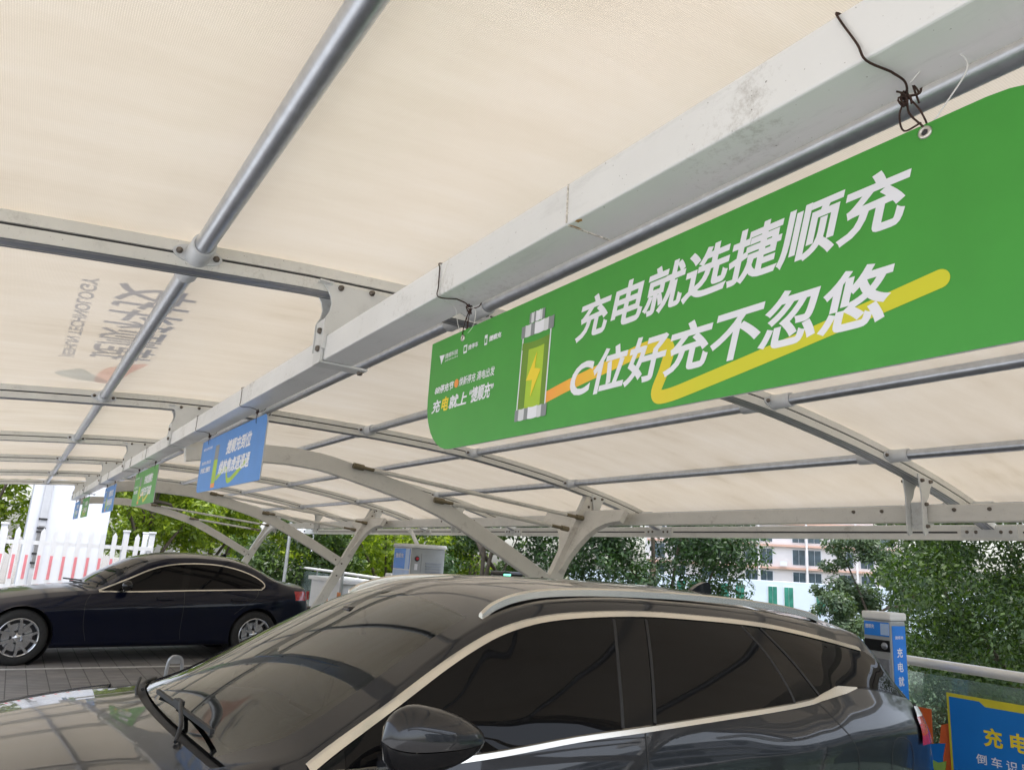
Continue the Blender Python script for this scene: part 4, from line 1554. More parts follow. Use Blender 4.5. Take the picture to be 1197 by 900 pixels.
for yy in (-.37, .37):
    se = MB()
    rot = Matrix.Rotation(R(18), 3, 'Y')
    se.box((2.02 - 1.6, yy, .80), (.16, .50, .62), rot=rot)
    se.box((1.75 - 1.6, yy, .52), (.52, .50, .16))
    seat = part('front_seat', se, M['seat'], suv_o, bevel=.05)
    hr = MB(); hr.box((2.14 - 1.6, yy, 1.20), (.11, .27, .19), rot=rot)
    part('headrest', hr, M['seat'], seat, bevel=.04)
rm = MB(); rm.box((1.22 - 1.6, 0, 1.315), (.03, .24, .065)); rm.box((1.22 - 1.6, 0, 1.36), (.08, .07, .05))
part('rear_view_mirror', rm, M['black_gloss'], suv_o, bevel=.01)
fl_ = MB(); fl_.box((1.62 - 1.6, 0, .27), (4.3, 1.5, .03))
part('underbody', fl_, M['black_matt'], suv_o)
for nm, x_, sgn in (('front_bumper', -.80, -1), ('rear_bumper', 4.02, 1)):
    cp = MB()
    n_ = NS + NG - 1 + len(TT)
    ring = [suv.pt(x_, i, -1) for i in range(n_)] + [suv.pt(x_, i, 1) for i in range(n_)][::-1][1:]
    cen = Vector((x_ + .01 * sgn - 1.6, 0, .46))
    cp.add(ring + [cen], [(i, i + 1, len(ring)) if sgn > 0 else (i + 1, i, len(ring)) for i in range(len(ring) - 1)] + [(len(ring) - 1, 0, len(ring)) if sgn > 0 else (0, len(ring) - 1, len(ring))], 0, False)
    part(nm, cp, M['black_matt'], suv_o)

# ---- the navy saloon across the empty bays
KN = dict(
    zr=[(0, .50), (.03, .62), (.3, .75), (.8, .87), (1.3, .935), (1.52, .955), (1.9, 1.165), (2.3, 1.355), (2.6, 1.418), (3.0, 1.44), (3.4, 1.425), (3.75, 1.365), (4.1, 1.225), (4.33, 1.105), (4.45, 1.07), (4.75, 1.03), (4.80, .95), (4.83, .7)],
    zc=[(0, .47), (.3, .69), (.8, .81), (1.3, .88), (1.62, .91), (1.8, 1.01), (2.1, 1.18), (2.35, 1.30), (2.6, 1.355), (2.95, 1.372), (3.4, 1.352), (3.7, 1.295), (3.95, 1.20), (4.2, 1.08), (4.5, 1.01), (4.75, .975), (4.83, .65)],
    zb=[(0, .45), (.3, .64), (.8, .76), (1.3, .835), (1.6, .872), (1.85, .885), (2.5, .91), (3.2, .935), (3.8, .95), (4.2, .962), (4.6, .962), (4.75, .93), (4.83, .6)],
    wb=[(0, .5), (.15, .68), (.6, .77), (1.3, .82), (2, .84), (3.2, .84), (4, .81), (4.6, .74), (4.83, .66)],
    wc=[(0, .42), (.3, .58), (1.2, .69), (1.65, .765), (1.9, .745), (2.4, .635), (3, .60), (3.6, .605), (4, .64), (4.3, .69), (4.7, .66), (4.83, .58)],
    ws=[(0, .6), (.2, .78), (.6, .88), (1, .91), (2, .905), (3, .91), (3.84, .925), (4.4, .88), (4.75, .80), (4.83, .72)],
    zs=[(0, .4), (.6, .62), (1.5, .66), (3, .70), (4, .76), (4.6, .78), (4.83, .5)],
    zl=[(0, .25), (1, .2), (4, .2), (4.83, .32)])
sed = Car(KN, 0, 4.83, 2.42, [(0, .18), (.5, .08), (1.3, .09), (1.52, .12), (2.3, .05), (2.8, 0), (3.4, 0), (4.2, -.07), (4.83, -.14)], .91)
sed_o = thing('parked_car', 'dark navy saloon with chrome window line parked beyond the empty bays', 'car', (1.69, 12.46, 0), R(7.0))
stn2 = sorted(set([round(x, 3) for x in list(np.linspace(0, .3, 10)) + list(np.linspace(.3, 4.6, 130)) + list(np.linspace(4.6, 4.83, 10)) + [1.52, 2.3, 3.62, 4.28]]))
AX2 = [(.87, .335), (3.84, .335)]


def skip_sed(x, i):
    return i >= COLC + 3 and (1.52 < x < 2.3 or 3.62 < x < 4.28)


for s_ in (-1, 1):
    part('body_shell', sed.shell(stn2, AX2, .372, skip_sed, s_), M['paint_navy'], sed_o)
part('windshield', sed.top_patch([x for x in stn2 if 1.519 < x < 2.301], COLC + 3, LASTC), M['side_glass'], sed_o)
part('rear_window', sed.top_patch([x for x in stn2 if 3.619 < x < 4.281], COLC + 3, LASTC), M['side_glass'], sed_o)
c2T = [(1.70, .905), (2.02, 1.055), (2.30, 1.185), (2.55, 1.26), (2.85, 1.295), (3.2, 1.295), (3.5, 1.252), (3.75, 1.175), (3.91, 1.09), (3.96, 1.02), (3.91, .972)]
zt2 = pchip([p[0] for p in c2T[:9]] + [3.97], [p[1] for p in c2T[:9]] + [.99])
zb2_ = pchip([1.70, 1.85, 2.5, 3.2, 3.9], [.893, .898, .92, .945, .962])
for s_ in (-1, 1):
    part('pillar_trim', sed.panel(1.72, 3.955, zt2, zb2_, .0015, s_, 60, 6), M['pillar_black'], sed_o)
    part('front_door_window', sed.panel(1.86, 2.72, lambda x: zt2(x) - .012, zb2_, .004, s_, 30, 6, lin(.9, 1.84, 1.1, 1.96), lin(.9, 2.72, 1.28, 2.78)), M['side_glass'], sed_o)
    part('rear_door_window', sed.panel(2.86, 3.88, lambda x: zt2(x) - .012, zb2_, .004, s_, 30, 6, lin(.9, 2.82, 1.28, 2.88)), M['side_glass'], sed_o)
    part('window_trim', sed.strip(c2T, .020, s_, .003, .010), M['chrome'], sed_o)
    part('belt_trim', sed.strip([(1.70, .895), (2.2, .905), (3.0, .938), (3.91, .966)], .020, s_, .003, .010), M['chrome'], sed_o)
    for pts in ([(2.78, .93), (2.78, .7), (2.78, .4), (2.80, .28)], [(1.62, .88), (1.55, .75), (1.56, .5), (1.62, .28)], [(3.86, .95), (3.80, .85), (3.62, .72), (3.5, .62)]):
        part('panel_gap', sed.strip(pts, .007, s_, .0012, .0016), M['black_matt'], sed_o)
    for hx in (2.42, 3.44):
        part('door_handle', sed.strip([(hx, .815), (hx + .1, .82), (hx + .22, .82)], .03, s_, .003, .03), M['paint_navy'], sed_o)
    part('body_crease', sed.strip([(1.1, .70), (2.0, .725), (3.0, .745), (3.6, .77)], .014, s_, .001, .006), M['paint_navy'], sed_o)
    for ax in AX2:
        hs_ = MB()
        hs_.lathe([(0, -.42), (.372, -.42), (.372, -.03)], (ax[0] - 2.42, s_ * sed.side(ax[0], .68), ax[1]), (0, s_, 0), 40)
        part('wheel_housing', hs_, M['black_matt'], sed_o)
        make_wheel(sed, 'wheel', (ax[0] - 2.42, s_ * (sed.side(ax[0], .66) - .015), ax[1] - .004), .331, .225, s_, sed_o, 5, .0)
    mm = MB()
    us = np.linspace(0, 1, 12)

    def ring2(u, a0, a1, n=14):
        e = math.sqrt(max(0, 1 - (2 * u - 1) ** 4))
        return [Vector((1.98 + .03 * u - 2.42 - .07 * e * math.cos(t), s_ * (1.06 - .20 * u), .985 + (.070 - .02 * u) * e * math.sin(t))) for t in np.linspace(a0, a1, n)]
    mm.grid([ring2(u, 0, 2 * math.pi, 20) for u in us], 0, True, s_ > 0)
    mm.tube([(2.0 - 2.42, s_ * .90, .95), (2.0 - 2.42, s_ * .82, .92)], .03, 8)
    part('wing_mirror', mm, M['black_gloss'], sed_o)
    tl = MB()
    tl.grid([[sed.sp(4.45 + .34 * u, .82 + .13 * v, s_, .008 * math.sin(math.pi * u) + .002) for v in np.linspace(0, 1, 4)] for u in np.linspace(0, 1, 8)], 0, True, s_ < 0)
    part('tail_light', tl, M['red_lens'], sed_o)
fn = MB()
fn.prism([(0, -.01), (.05, .03), (.10, .055), (.13, .05), (.14, -.01)][::-1], (3.45 - 2.42, 0, 1.397), (1, 0, 0), (0, 0, 1), .03)
part('roof_antenna', fn, M['paint_navy'], sed_o, bevel=.01)
for x_, sgn, nm in ((0, -1, 'front_bumper'), (4.83, 1, 'rear_bumper')):
    cp = MB()
    n_ = NS + NG - 1 + len(TT)
    ring = [sed.pt(x_, i, -1) for i in range(n_)] + [sed.pt(x_, i, 1) for i in range(n_)][::-1][1:]
    cen = Vector((x_ + .01 * sgn - 2.42, 0, .4))
    cp.add(ring + [cen], [(i, i + 1, len(ring)) if sgn > 0 else (i + 1, i, len(ring)) for i in range(len(ring) - 1)] + [(len(ring) - 1, 0, len(ring)) if sgn > 0 else (0, len(ring) - 1, len(ring))], 0, False)
    part(nm, cp, M['black_matt'], sed_o)
fl_ = MB(); fl_.box((0, 0, .22), (4.4, 1.5, .03))
part('underbody', fl_, M['black_matt'], sed_o)
for yy in (-.02,):
    wp = MB(); wp.bar((1.50 - 2.42, .55, .985), (1.60 - 2.42, -.1, .995), .02, .02); wp.bar((1.48 - 2.42, -.02, .98), (1.60 - 2.42, -.62, .975), .02, .02)
    part('wipers', wp, M['black_matt'], sed_o)


# ------------------------------------------------------------------ railing along the back of the bays
RAIL = [(4.72, -1.0), (5.07, 2.6), (5.75, 9.0), (6.40, 17.0), (6.55, 26.0), (6.6, 40.0)]
railing = thing('glass_railing', 'green glass railing with white handrail along the back edge of the terrace', 'railing', (5.07, 2.6, 0))


def rail_x(y):
    return float(np.interp(y, [p[1] for p in RAIL], [p[0] for p in RAIL]))


hr = MB()
for (xa, ya), (xb, yb) in zip(RAIL[:-1], RAIL[1:]):
    hr.tube([(xa, ya, 1.125), (xb, yb, 1.125)], .030, 12)
part('handrail', hr, M['rail_white'], railing, world=True)
ys = np.arange(-.9, 39, 1.5)
for i, y in enumerate(ys):
    p_ = MB()
    x = rail_x(y)
    p_.box((x, y, .55), (.03, .045, 1.10))
    p_.box((x - .03, y, .82), (.05, .03, .03))
    part('rail_post', p_, M['rail_post'], railing, world=True)
    if i < len(ys) - 1:
        y2 = ys[i + 1]
        gm = MB()
        gm.bar((rail_x(y + .06), y + .06, .57), (rail_x(y2 - .06), y2 - .06, .57), .010, .98)
        part('glass_pane', gm, M['rail_glass'], railing, world=True)

# ------------------------------------------------------------------ charging posts
# slim post behind the crossover
ch = thing('charging_post', 'slim grey charging post with blue lettered side panel behind the crossover', 'charger', (4.80, 2.92, 0))
c_ = MB(); c_.box((0, 0, .69), (.17, .185, 1.38))
body = part('cabinet', c_, M['cab_grey'], ch, bevel=.012)
c_ = MB(); c_.box((0, 0, 1.405), (.185, .20, .05))
part('top_cap', c_, M['cabinet'], ch, bevel=.012)
c_ = MB(); c_.box((0.0, -.0937, .93), (.145, .004, .84))
sp_ = part('side_panel', c_, M['lcd_blue'], ch)
for k, chh in enumerate('充电就上捷顺充'):
    tm = MB()
    put_text(tm, chh, (-.032, -.0963, 1.16 - .085 * k), (1, 0, 0), (0, 0, 1), .06, .058, 0, .02)
    part('lettering', tm, M['white_ink'], sp_)
tm = MB(); put_text(tm, '捷顺充', (-.045, -.0963, 1.27), (1, 0, 0), (0, 0, 1), .09, .02, 0, .01)
part('lettering', tm, M['white_ink'], sp_)
c_ = MB(); c_.box((-.0865, 0, 1.325), (.004, .165, .085))
hp = part('header_panel', c_, M['lcd_blue'], ch)
tm = MB(); put_text(tm, '捷顺充', (-.0895, .075, 1.325), (0, -1, 0), (0, 0, 1), .06, .026, 0, .02)
part('lettering', tm, M['white_ink'], hp)
tm = MB(); tm.box((-.0892, -.055, 1.325), (.002, .055, .07))
part('code_patch', tm, M['sky_print'], hp)
c_ = MB(); c_.box((-.088, 0, 1.225), (.006, .17, .07))
part('display', c_, M['grey_screen'], ch, bevel=.004)
c_ = MB(); c_.lathe([(0, .008), (.018, .008), (.022, 0)], (-.090, -.05, 1.225), (-1, 0, 0), 16)
part('card_reader', c_, M['silver_dark'] if False else M['alu'], ch)
c_ = MB(); c_.box((-.089, 0, 1.03), (.008, .16, .24))
part('door_panel', c_, M['alu'], ch, bevel=.006)
c_ = MB(); c_.tube(crom([(-.09, .05, .95), (-.16, .06, .80), (-.17, .04, .45), (-.11, .0, .25), (-.09, -.02, .45)], 6), .014, 8)
part('charging_cable', c_, M['black_matt'], ch)

# big cabinet further along
ch = thing('charging_cabinet', 'tall grey charging cabinet with blue screen standing between the two parked cars', 'charger', (5.30, 10.75, 0))
c_ = MB(); c_.box((0, 0, .86), (.56, .64, 1.72))
body = part('cabinet', c_, M['cab_grey'], ch, bevel=.02)
c_ = MB(); c_.box((0, 0, 1.745), (.60, .68, .06))
part('top_cap', c_, M['cabinet'], ch, bevel=.02)
c_ = MB(); c_.box((-.284, 0, 1.36), (.008, .60, .70))
fp = part('front_panel', c_, M['cabinet'], ch, bevel=.004)
c_ = MB(); c_.box((-.290, 0, 1.55), (.006, .56, .30))
scn = part('screen', c_, M['lcd_blue'], fp)
tm = MB(); tm.box((-.2915, -.20, 1.55), (.006, .14, .30))
part('notice', tm, M['sky_print'], fp)
tm = MB(); put_text(tm, '捷顺充', (-.2940, .22, 1.56), (0, -1, 0), (0, 0, 1), .28, .07, 0, .02)
part('lettering', tm, M['white_ink'], scn if False else fp)
tm = MB(); tm.box((-.290, 0, 1.34), (.005, .56, .09))
part('notice', tm, M['sky_print'], fp)
tm = MB(); tm.lathe([(0, .006), (.025, .006), (.025, 0)], (-.289, .04, 1.19), (-1, 0, 0), 16)
part('indicator', tm, M['red_tape'], fp)
tm = MB(); tm.box((-.291, -.02, 1.07), (.02, .40, .10))
part('plug_socket', tm, M['black_gloss'], fp, bevel=.01)
c_ = MB(); c_.box((.06, -.3225, 1.33), (.36, .008, .62))
lv = part('louvre_panel', c_, M['cab_grey'], ch, bevel=.004)
c_ = MB()
for k in range(12):
    c_.box((.085, -.331, 1.50 - .042 * k), (.26, .016, .016))
part('louvre_slats', c_, M['alu'], lv)
tm = MB(); tm.lathe([(0, .02), (.022, .018), (.022, 0)], (-.19, -.321, 1.56), (0, -1, 0), 16); tm.lathe([(.022, .003), (.04, .003), (.04, 0)], (-.19, -.321, 1.56), (0, -1, 0), 16, 1)
part('emergency_stop', tm, [M['scoot_red'], M['black_matt']], ch)
tm = MB(); tm.box((-.20, -.3225, 1.44), (.05, .004, .09))
part('sticker', tm, M['white_ink'], ch)
tm = MB(); tm.tube([(.0, .1, 1.77), (-.06, .25, 1.98)], .03, 8); tm.tube([(-.06, .25, 1.98), (-.14, .22, 2.01)], .035, 8)
part('aerial', tm, M['cabinet'], ch)

# a third, dark charger whose top shows over the crossover's roof
ch = thing('charging_post', 'dark charging post with small green light peeking over the crossover roof', 'charger', (5.25, 8.15, 0))
c_ = MB(); c_.box((0, 0, .74), (.30, .34, 1.48))
part('cabinet', c_, M['black_gloss'], ch, bevel=.03)
c_ = MB(); c_.box((-.10, -.172, 1.44), (.10, .006, .022))
part('light_bar', c_, M['green_led'], ch)
c_ = MB(); c_.lathe([(0, .01), (.03, .01), (.03, 0)], (-.155, .08, 1.40), (-1, 0, 0), 14)
part('dial', c_, M['alu'], ch)

# ------------------------------------------------------------------ banner and board on the railing
bn = thing('banner', 'blue banner with yellow edge and Chinese lettering tied to the glass railing', 'banner', (4.98, 2.05, .45))
yb0, yb1 = 2.64, .70
bm_ = MB(); bm_.box((-.012, (yb0 + yb1) / 2 - 2.05, .26), (.006, yb0 - yb1, .54))
cl = part('cloth', bm_, M['banner_yellow'], bn)
bm_ = MB()
bm_.prism([(.015, .0), (yb0 - yb1 - .015, .0), (yb0 - yb1 - .015, .50), (.22, .485), (.19, .51), (.015, .51)][::-1], (-.0165, yb0 - 2.05, .0), (0, -1, 0), (0, 0, 1), .002)
bl_ = part('blue_field', bm_, M['banner_blue'], cl)
tm = MB(); put_text(tm, '充 电', (-.0188, yb0 - 2.05 - .20, .27), (0, -1, 0), (0, 0, 1), .24, .105, 0, .03)
part('headline', tm, M['yellow_ink'], cl)
tm = MB(); put_text(tm, '倒 车 识 别', (-.0188, yb0 - 2.05 - .15, .165), (0, -1, 0), (0, 0, 1), .30, .055, 0, .012)
part('small_lettering', tm, M['white_ink'], cl)

bd = thing('colour_board', 'bright orange, blue and green cut-out board left of the blue banner', 'board', (5.00, 2.78, 0.2))
for nm, mt, poly, x_ in (('orange_shape', 'board_orange', [(-.10, 0), (.02, 0), (.02, .66), (-.10, .66)], 0), ('orange_arm', 'board_orange', [(.06, 0), (.13, 0), (.14, .45), (.13, .60), (.08, .58), (.05, .4)], -.004),
                         ('blue_shape', 'banner_blue', [(-.02, .02), (.05, .02), (.08, .40), (.10, .48), (-.02, .45)], -.008), ('green_shape', 'board_green', [(.03, .28), (.08, .25), (.12, .30), (.09, .33), (.10, .38), (.05, .36), (.01, .37)], -.012)):
    m_ = MB(); m_.prism(poly[::-1], (x_, 0, 0), (0, -1, 0), (0, 0, 1), .006)
    part(nm, m_, M[mt], bd)

# ------------------------------------------------------------------ things between the cars
cb = thing('electric_cabinet', 'low white electrical cabinet with overhanging lid by the glass railing', 'cabinet', (5.35, 13.9, 0))
c_ = MB(); c_.box((0, 0, .52), (.7, 1.7, 1.04))
part('cabinet', c_, M['cabinet'], cb, bevel=.01)
c_ = MB(); c_.box((0, 0, 1.075), (.80, 1.84, .07))
part('lid', c_, M['cabinet'], cb, bevel=.01)
c_ = MB(); c_.box((-.354, -.1, .70), (.006, .16, .20))
part('warning_label', c_, M['orange_ink'], cb)
for yy in (-.42, .42):
    c_ = MB(); c_.box((-.3535, yy, .52), (.006, .78, .94))
    part('cabinet_door', c_, M['cabinet'], cb, bevel=.004)

bx = thing('post_box', 'white square bollard post at the end of the low cabinet', 'post', (5.45, 11.95, 0))
c_ = MB(); c_.box((0, 0, .62), (.16, .16, 1.24)); c_.box((0, 0, 1.26), (.22, .22, .06))
part('post_body', c_, M['cabinet'], bx, bevel=.01)

for (x_, y_, zt, lab) in ((4.95, 13.0, 1.42, 'thin grey pole in front of the low white cabinet'),):
    pl = thing('pole', lab, 'pole', (x_, y_, 0))
    c_ = MB(); c_.tube([(0, 0, 0), (.0, 0, zt)], .028, 10)
    part('pole_shaft', c_, M['rail_post'], pl)
    c_ = MB(); c_.box((-.03, 0, .82), (.02, .12, .16))
    part('pole_sign', c_, M['orange_ink'], pl)

cp_ = thing('camera_pole', 'thin grey pole with white cameras beyond the navy saloon', 'camera pole', (5.9, 19.5, 0))
c_ = MB(); c_.tube([(0, 0, 0), (0, 0, 2.25)], .045, 10)
part('pole_shaft', c_, M['rail_post'], cp_)
for (dx, dy, dz, r_) in ((.16, -.05, 2.10, 20), (.30, 0, 2.0, -35), (.24, .0, 1.88, 70), (.42, 0, 2.04, 10)):
    c_ = MB(); c_.box((dx, dy, dz), (.22, .12, .10), rot=Matrix.Rotation(R(r_), 3, 'Y'))
    part('camera', c_, M['white_pvc'], cp_, bevel=.02)
c_ = MB(); c_.tube([(0, 0, 2.12), (.45, 0, 2.08)], .02, 8)
part('camera_arm', c_, M['rail_post'], cp_)
c_ = MB(); c_.tube([(.62, 0, 1.98), (.62, 0, 1.55)], .02, 8)
part('drop_cable', c_, M['white_pvc'], cp_)

sc = thing('scooter', 'dark electric scooter with red cowl half hidden behind the leaning post', 'scooter', (4.28, 12.9, 0))
sc.rotation_euler = (0, 0, R(-20))
c_ = MB()
c_.grid([[(x_, w_ * math.sin(t), z_ + h_ * math.cos(t)) for t in np.linspace(-math.pi / 2, math.pi / 2, 9)] for x_, w_, z_, h_ in ((-.35, .03, .35, .05), (-.25, .16, .35, .30), (-.1, .18, .32, .34), (.25, .17, .42, .26), (.6, .14, .55, .22), (.95, .10, .62, .12), (1.05, .02, .62, .04))])
part('scooter_body', c_, M['paint_navy'], sc)
c_ = MB()
c_.grid([[(x_, w_ * math.sin(t), z_ + .06 * math.cos(t)) for t in np.linspace(-math.pi / 2, math.pi / 2, 9)] for x_, w_, z_ in ((-.30, .03, .64), (-.24, .15, .72), (-.12, .17, .70), (.0, .12, .62), (.05, .02, .58))])
part('red_cowl', c_, M['scoot_red'], sc)
c_ = MB()
c_.grid([[(-.20 - .05 * math.cos(t * .5), .17 * math.sin(t), .76 + z_) for t in np.linspace(-1.3, 1.3, 9)] for z_ in (0, .06, .12, .17)])
part('wind_shield', c_, M['clear_lens'], sc)
c_ = MB(); c_.tube(crom([(-.18, -.17, .77), (-.22, -.18, .9), (-.22, 0, .955), (-.22, .18, .9), (-.18, .17, .77)], 5), .014, 8)
part('shield_frame', c_, M['black_matt'], sc)
for x_ in (-.30, .85):
    c_ = MB(); c_.lathe([(.10, -.05), (.20, -.05), (.22, 0), (.20, .05), (.10, .05)], (x_, 0, .22), (0, 1, 0), 24)
    part('wheel', c_, M['rubber'], sc)

lk = thing('parking_lock', 'grey steel hoop of a parking lock on the pavers before the saloon', 'parking lock', (1.73, 9.3, 0), R(10))
c_ = MB()
hoop = crom([(-.085, 0, .06), (-.08, 0, .26), (-.055, 0, .345), (0, 0, .37), (.055, 0, .345), (.08, 0, .26), (.085, 0, .06)], 6)
c_.sweep([(-.022, -.012), (.022, -.012), (.022, .012), (-.022, .012)], [Vector(p) for p in hoop],
         [(Vector((0, 1, 0)), Vector((p[0], 0, max(0, p[2] - .26))).normalized() if abs(p[0]) + abs(p[2]) > 0 else Vector((0, 0, 1))) for p in hoop])
c_.box((0, 0, .325), (.10, .010, .07))
part('hoop', c_, M['lock_steel'], lk)
c_ = MB(); c_.box((0, 0, .035), (.40, .24, .07))
part('lock_base', c_, M['black_matt'], lk, bevel=.02)

# ------------------------------------------------------------------ fence, hut
fe = thing('picket_fence', 'white picket fence with red stripes near its foot behind the saloon', 'fence', (1.1, 18.0, 0))
k0 = None
for k in range(-2, 12):
    x_ = -.15 + .215 * k - 1.1
    if k0 is None:
        m_ = MB()
        m_.prism([(-.045, .05), (.045, .05), (.045, 1.62), (0, 1.70), (-.045, 1.62)][::-1], (0, 0, 0), (1, 0, 0), (0, 0, 1), .022)
        k0 = part('picket', m_, M['white_pvc'], fe)
        st_ = MB(); st_.box((0, -.013, .93), (.05, .004, .46))
        part('red_stripe', st_, M['red_tape'], k0)
        k0.location = (x_, 0, 0)
    else:
        copy_part(k0, fe, (x_ - k0.location.x, 0, 0))
for k in range(5):                            # return panel running away from the viewer
    c = k0.copy(); COL.objects.link(c); c.parent = fe
    c.location = (1.35 + .02 * k, .35 + .30 * k, 0); c.rotation_euler = (0, 0, R(80))
for z_ in (.55, 1.40):
    m_ = MB(); m_.box((-.02, .024, z_), (2.9, .026, .08))
    part('fence_rail', m_, M['white_pvc'], fe)
    m_ = MB(); m_.bar((1.40, .1, z_), (1.48, 1.8, z_), .026, .08)
    part('fence_rail', m_, M['white_pvc'], fe)
for x_, y_ in ((-1.28, 0), (1.40, 0.02), (.9, .02), (1.5, 1.75)):
    m_ = MB(); m_.box((x_, y_ + .05, .86), (.11, .09, 1.72)); m_.box((x_, y_ + .05, 1.74), (.14, .12, .04))
    part('fence_post', m_, M['white_pvc'], fe, bevel=.006)

ht = thing('site_hut', 'plain white hut wall with grey drainpipe rising behind the picket fence', 'hut', (1.0, 21.5, 0))
m_ = MB(); m_.box((.0, 0, 2.2), (1.60, 3.0, 4.4))
part('wall', m_, M['hut_white'], ht, bevel=.02)
m_ = MB(); m_.box((-.515, -1.55, 2.2), (.15, .09, 4.4))
dp = part('drainpipe', m_, mat('grey_downpipe', (0.42, 0.43, 0.45), .5, var=.08), ht, bevel=.01)
for z_ in (.95, 1.15, 1.35, 1.62, 1.70, 1.90):
    m_ = MB(); m_.box((-.515, -1.56, z_), (.17, .10, .04))
    part('pipe_clamp', m_, M['black_matt'], dp)
m_ = MB(); m_.box((-.515, -1.556, 1.3), (.12, .096, .9))
part('rubber_guard', m_, mat('grey_guard', (.16, .16, .16), .7, var=.2), dp)

# ------------------------------------------------------------------ buildings
def block(name, label, cat, loc, rz, wdt, dep, z0, z1, wall, bays, storey, win, band=None, zwin0=1.0, hwin=1.6, wwin=1.4, bal=True):
    o = thing(name, label, cat, loc, rz)
    m_ = MB(); m_.box((0, dep / 2, (z0 + z1) / 2), (wdt, dep, z1 - z0))
    part('wall', m_, wall, o)
    z = z0
    while z + storey <= z1 + .01:
        if band:
            m_ = MB(); m_.box((0, -.35, z), (wdt * .98, .7, .28))
            part('balcony_ledge', m_, band, o)
        for bx_ in bays:
            m_ = MB(); m_.box((bx_, -.02, z + zwin0 + hwin / 2), (wwin + .16, .06, hwin + .16))
            w_ = part('window_frame', m_, M['white_pvc'], o)
            m_ = MB()
            for sx in (-.25, .25):
                m_.box((bx_ + sx * wwin, -.06, z + zwin0 + hwin / 2), (wwin * .47, .04, hwin))
            part('window_panes', m_, win, w_)
        z += storey
    return o


fb = block('apartment_block', 'cream apartment block with terracotta balcony ledges seen far beyond the trees', 'building', (88, 70, 0), R(-52), 34, 12, -12, 21, M['flat_wall'],
           [-15, -12, -8.2, -6.2, -2.2, -.2, 4, 6, 10, 12.5, 15], 3.0, M['flat_glass'], M['flat_band'], .5, 2.0, 1.6)
for bx_ in (-7.2, -1.2, 5.0, 11.2):
    m_ = MB(); m_.box((bx_, -.62, 4.5), (.25, .25, 33))
    part('balcony_column', m_, M['flat_wall'], fb)
for bx_, bz in ((-4.3, 1.6), (-4.0, 4.7), (-9.8, 1.5), (2.0, 1.7), (2.0, 4.6), (-10.1, 4.6), (8.2, 1.6)):
    m_ = MB(); m_.box((bx_, -.9, bz - 1.0), (.9, .4, .6))
    part('air_conditioner', m_, M['white_pvc'], fb)
block('annex_building', 'pale blue flat-roofed annex with green windows in front of the cream apartment block', 'building', (72, 57.5, 0), R(-52), 46, 8, -10.7, 1.25, M['annex_wall'],
      [-14.5, -12.8, -9.5, -7.8, -4.6, -2.9, .6, 2.3, 5.6, 7.3], 3.95, M['flat_green'], None, .95, 2.5, .95)
block('reflection_block', 'added grey block out of view for reflections, with white ledges and dark windows', 'building', (58, -36, 0), R(238), 60, 14, -5, 14.9, M['back_wall'],  # invented block out of view, added for reflections in the car
      [-26, -19, -12, -5, 2, 9, 16, 23], 3.3, M['flat_glass'], M['hut_white'], .9, 1.8, 4.4)


# ------------------------------------------------------------------ trees
def leaf_cloud(clumps, n, size, rng, droop=.35, flat=.75):
    """n small pointed leaves scattered through clumps (centre, radius)"""
    c = np.array([q[0] for q in clumps], float)
    r_ = np.array([q[1] for q in clumps], float)
    wgt = r_ ** 2.2; wgt /= wgt.sum()
    k = rng.choice(len(clumps), n, p=wgt)
    dirs = rng.normal(size=(n, 3)); dirs /= np.linalg.norm(dirs, axis=1)[:, None]
    rad = rng.random(n) ** .42
    P = c[k] + dirs * (r_[k] * rad)[:, None] * np.array([1, 1, flat])
    # leaf frame: outward-facing with random twist, tip drooping
    nrm = dirs + rng.normal(scale=.6, size=(n, 3)) + np.array([0, 0, .5])
    nrm /= np.linalg.norm(nrm, axis=1)[:, None]
    t = rng.normal(size=(n, 3)); t[:, 2] -= droop
    t -= nrm * (t * nrm).sum(1)[:, None]
    t /= np.linalg.norm(t, axis=1)[:, None]
    b_ = np.cross(nrm, t)
    L = size * (.6 + .8 * rng.random(n))[:, None]
    W_ = L * .42
    v = np.empty((n, 4, 3))
    v[:, 0] = P
    v[:, 1] = P + t * L * .45 + b_ * W_ * .5
    v[:, 2] = P + t * L
    v[:, 3] = P + t * L * .45 - b_ * W_ * .5
    return v.reshape(-1, 3)


def leaf_mesh(name, verts, m_):
    n = len(verts) // 4
    me = bpy.data.meshes.new(name)
    me.vertices.add(n * 4)
    me.vertices.foreach_set('co', verts.astype(np.float32).ravel())
    me.loops.add(n * 4)
    me.loops.foreach_set('vertex_index', np.arange(n * 4, dtype=np.int32))
    me.polygons.add(n)
    me.polygons.foreach_set('loop_start', np.arange(0, n * 4, 4, dtype=np.int32))
    me.materials.append(m_)
    me.update(calc_edges=True)
    return me


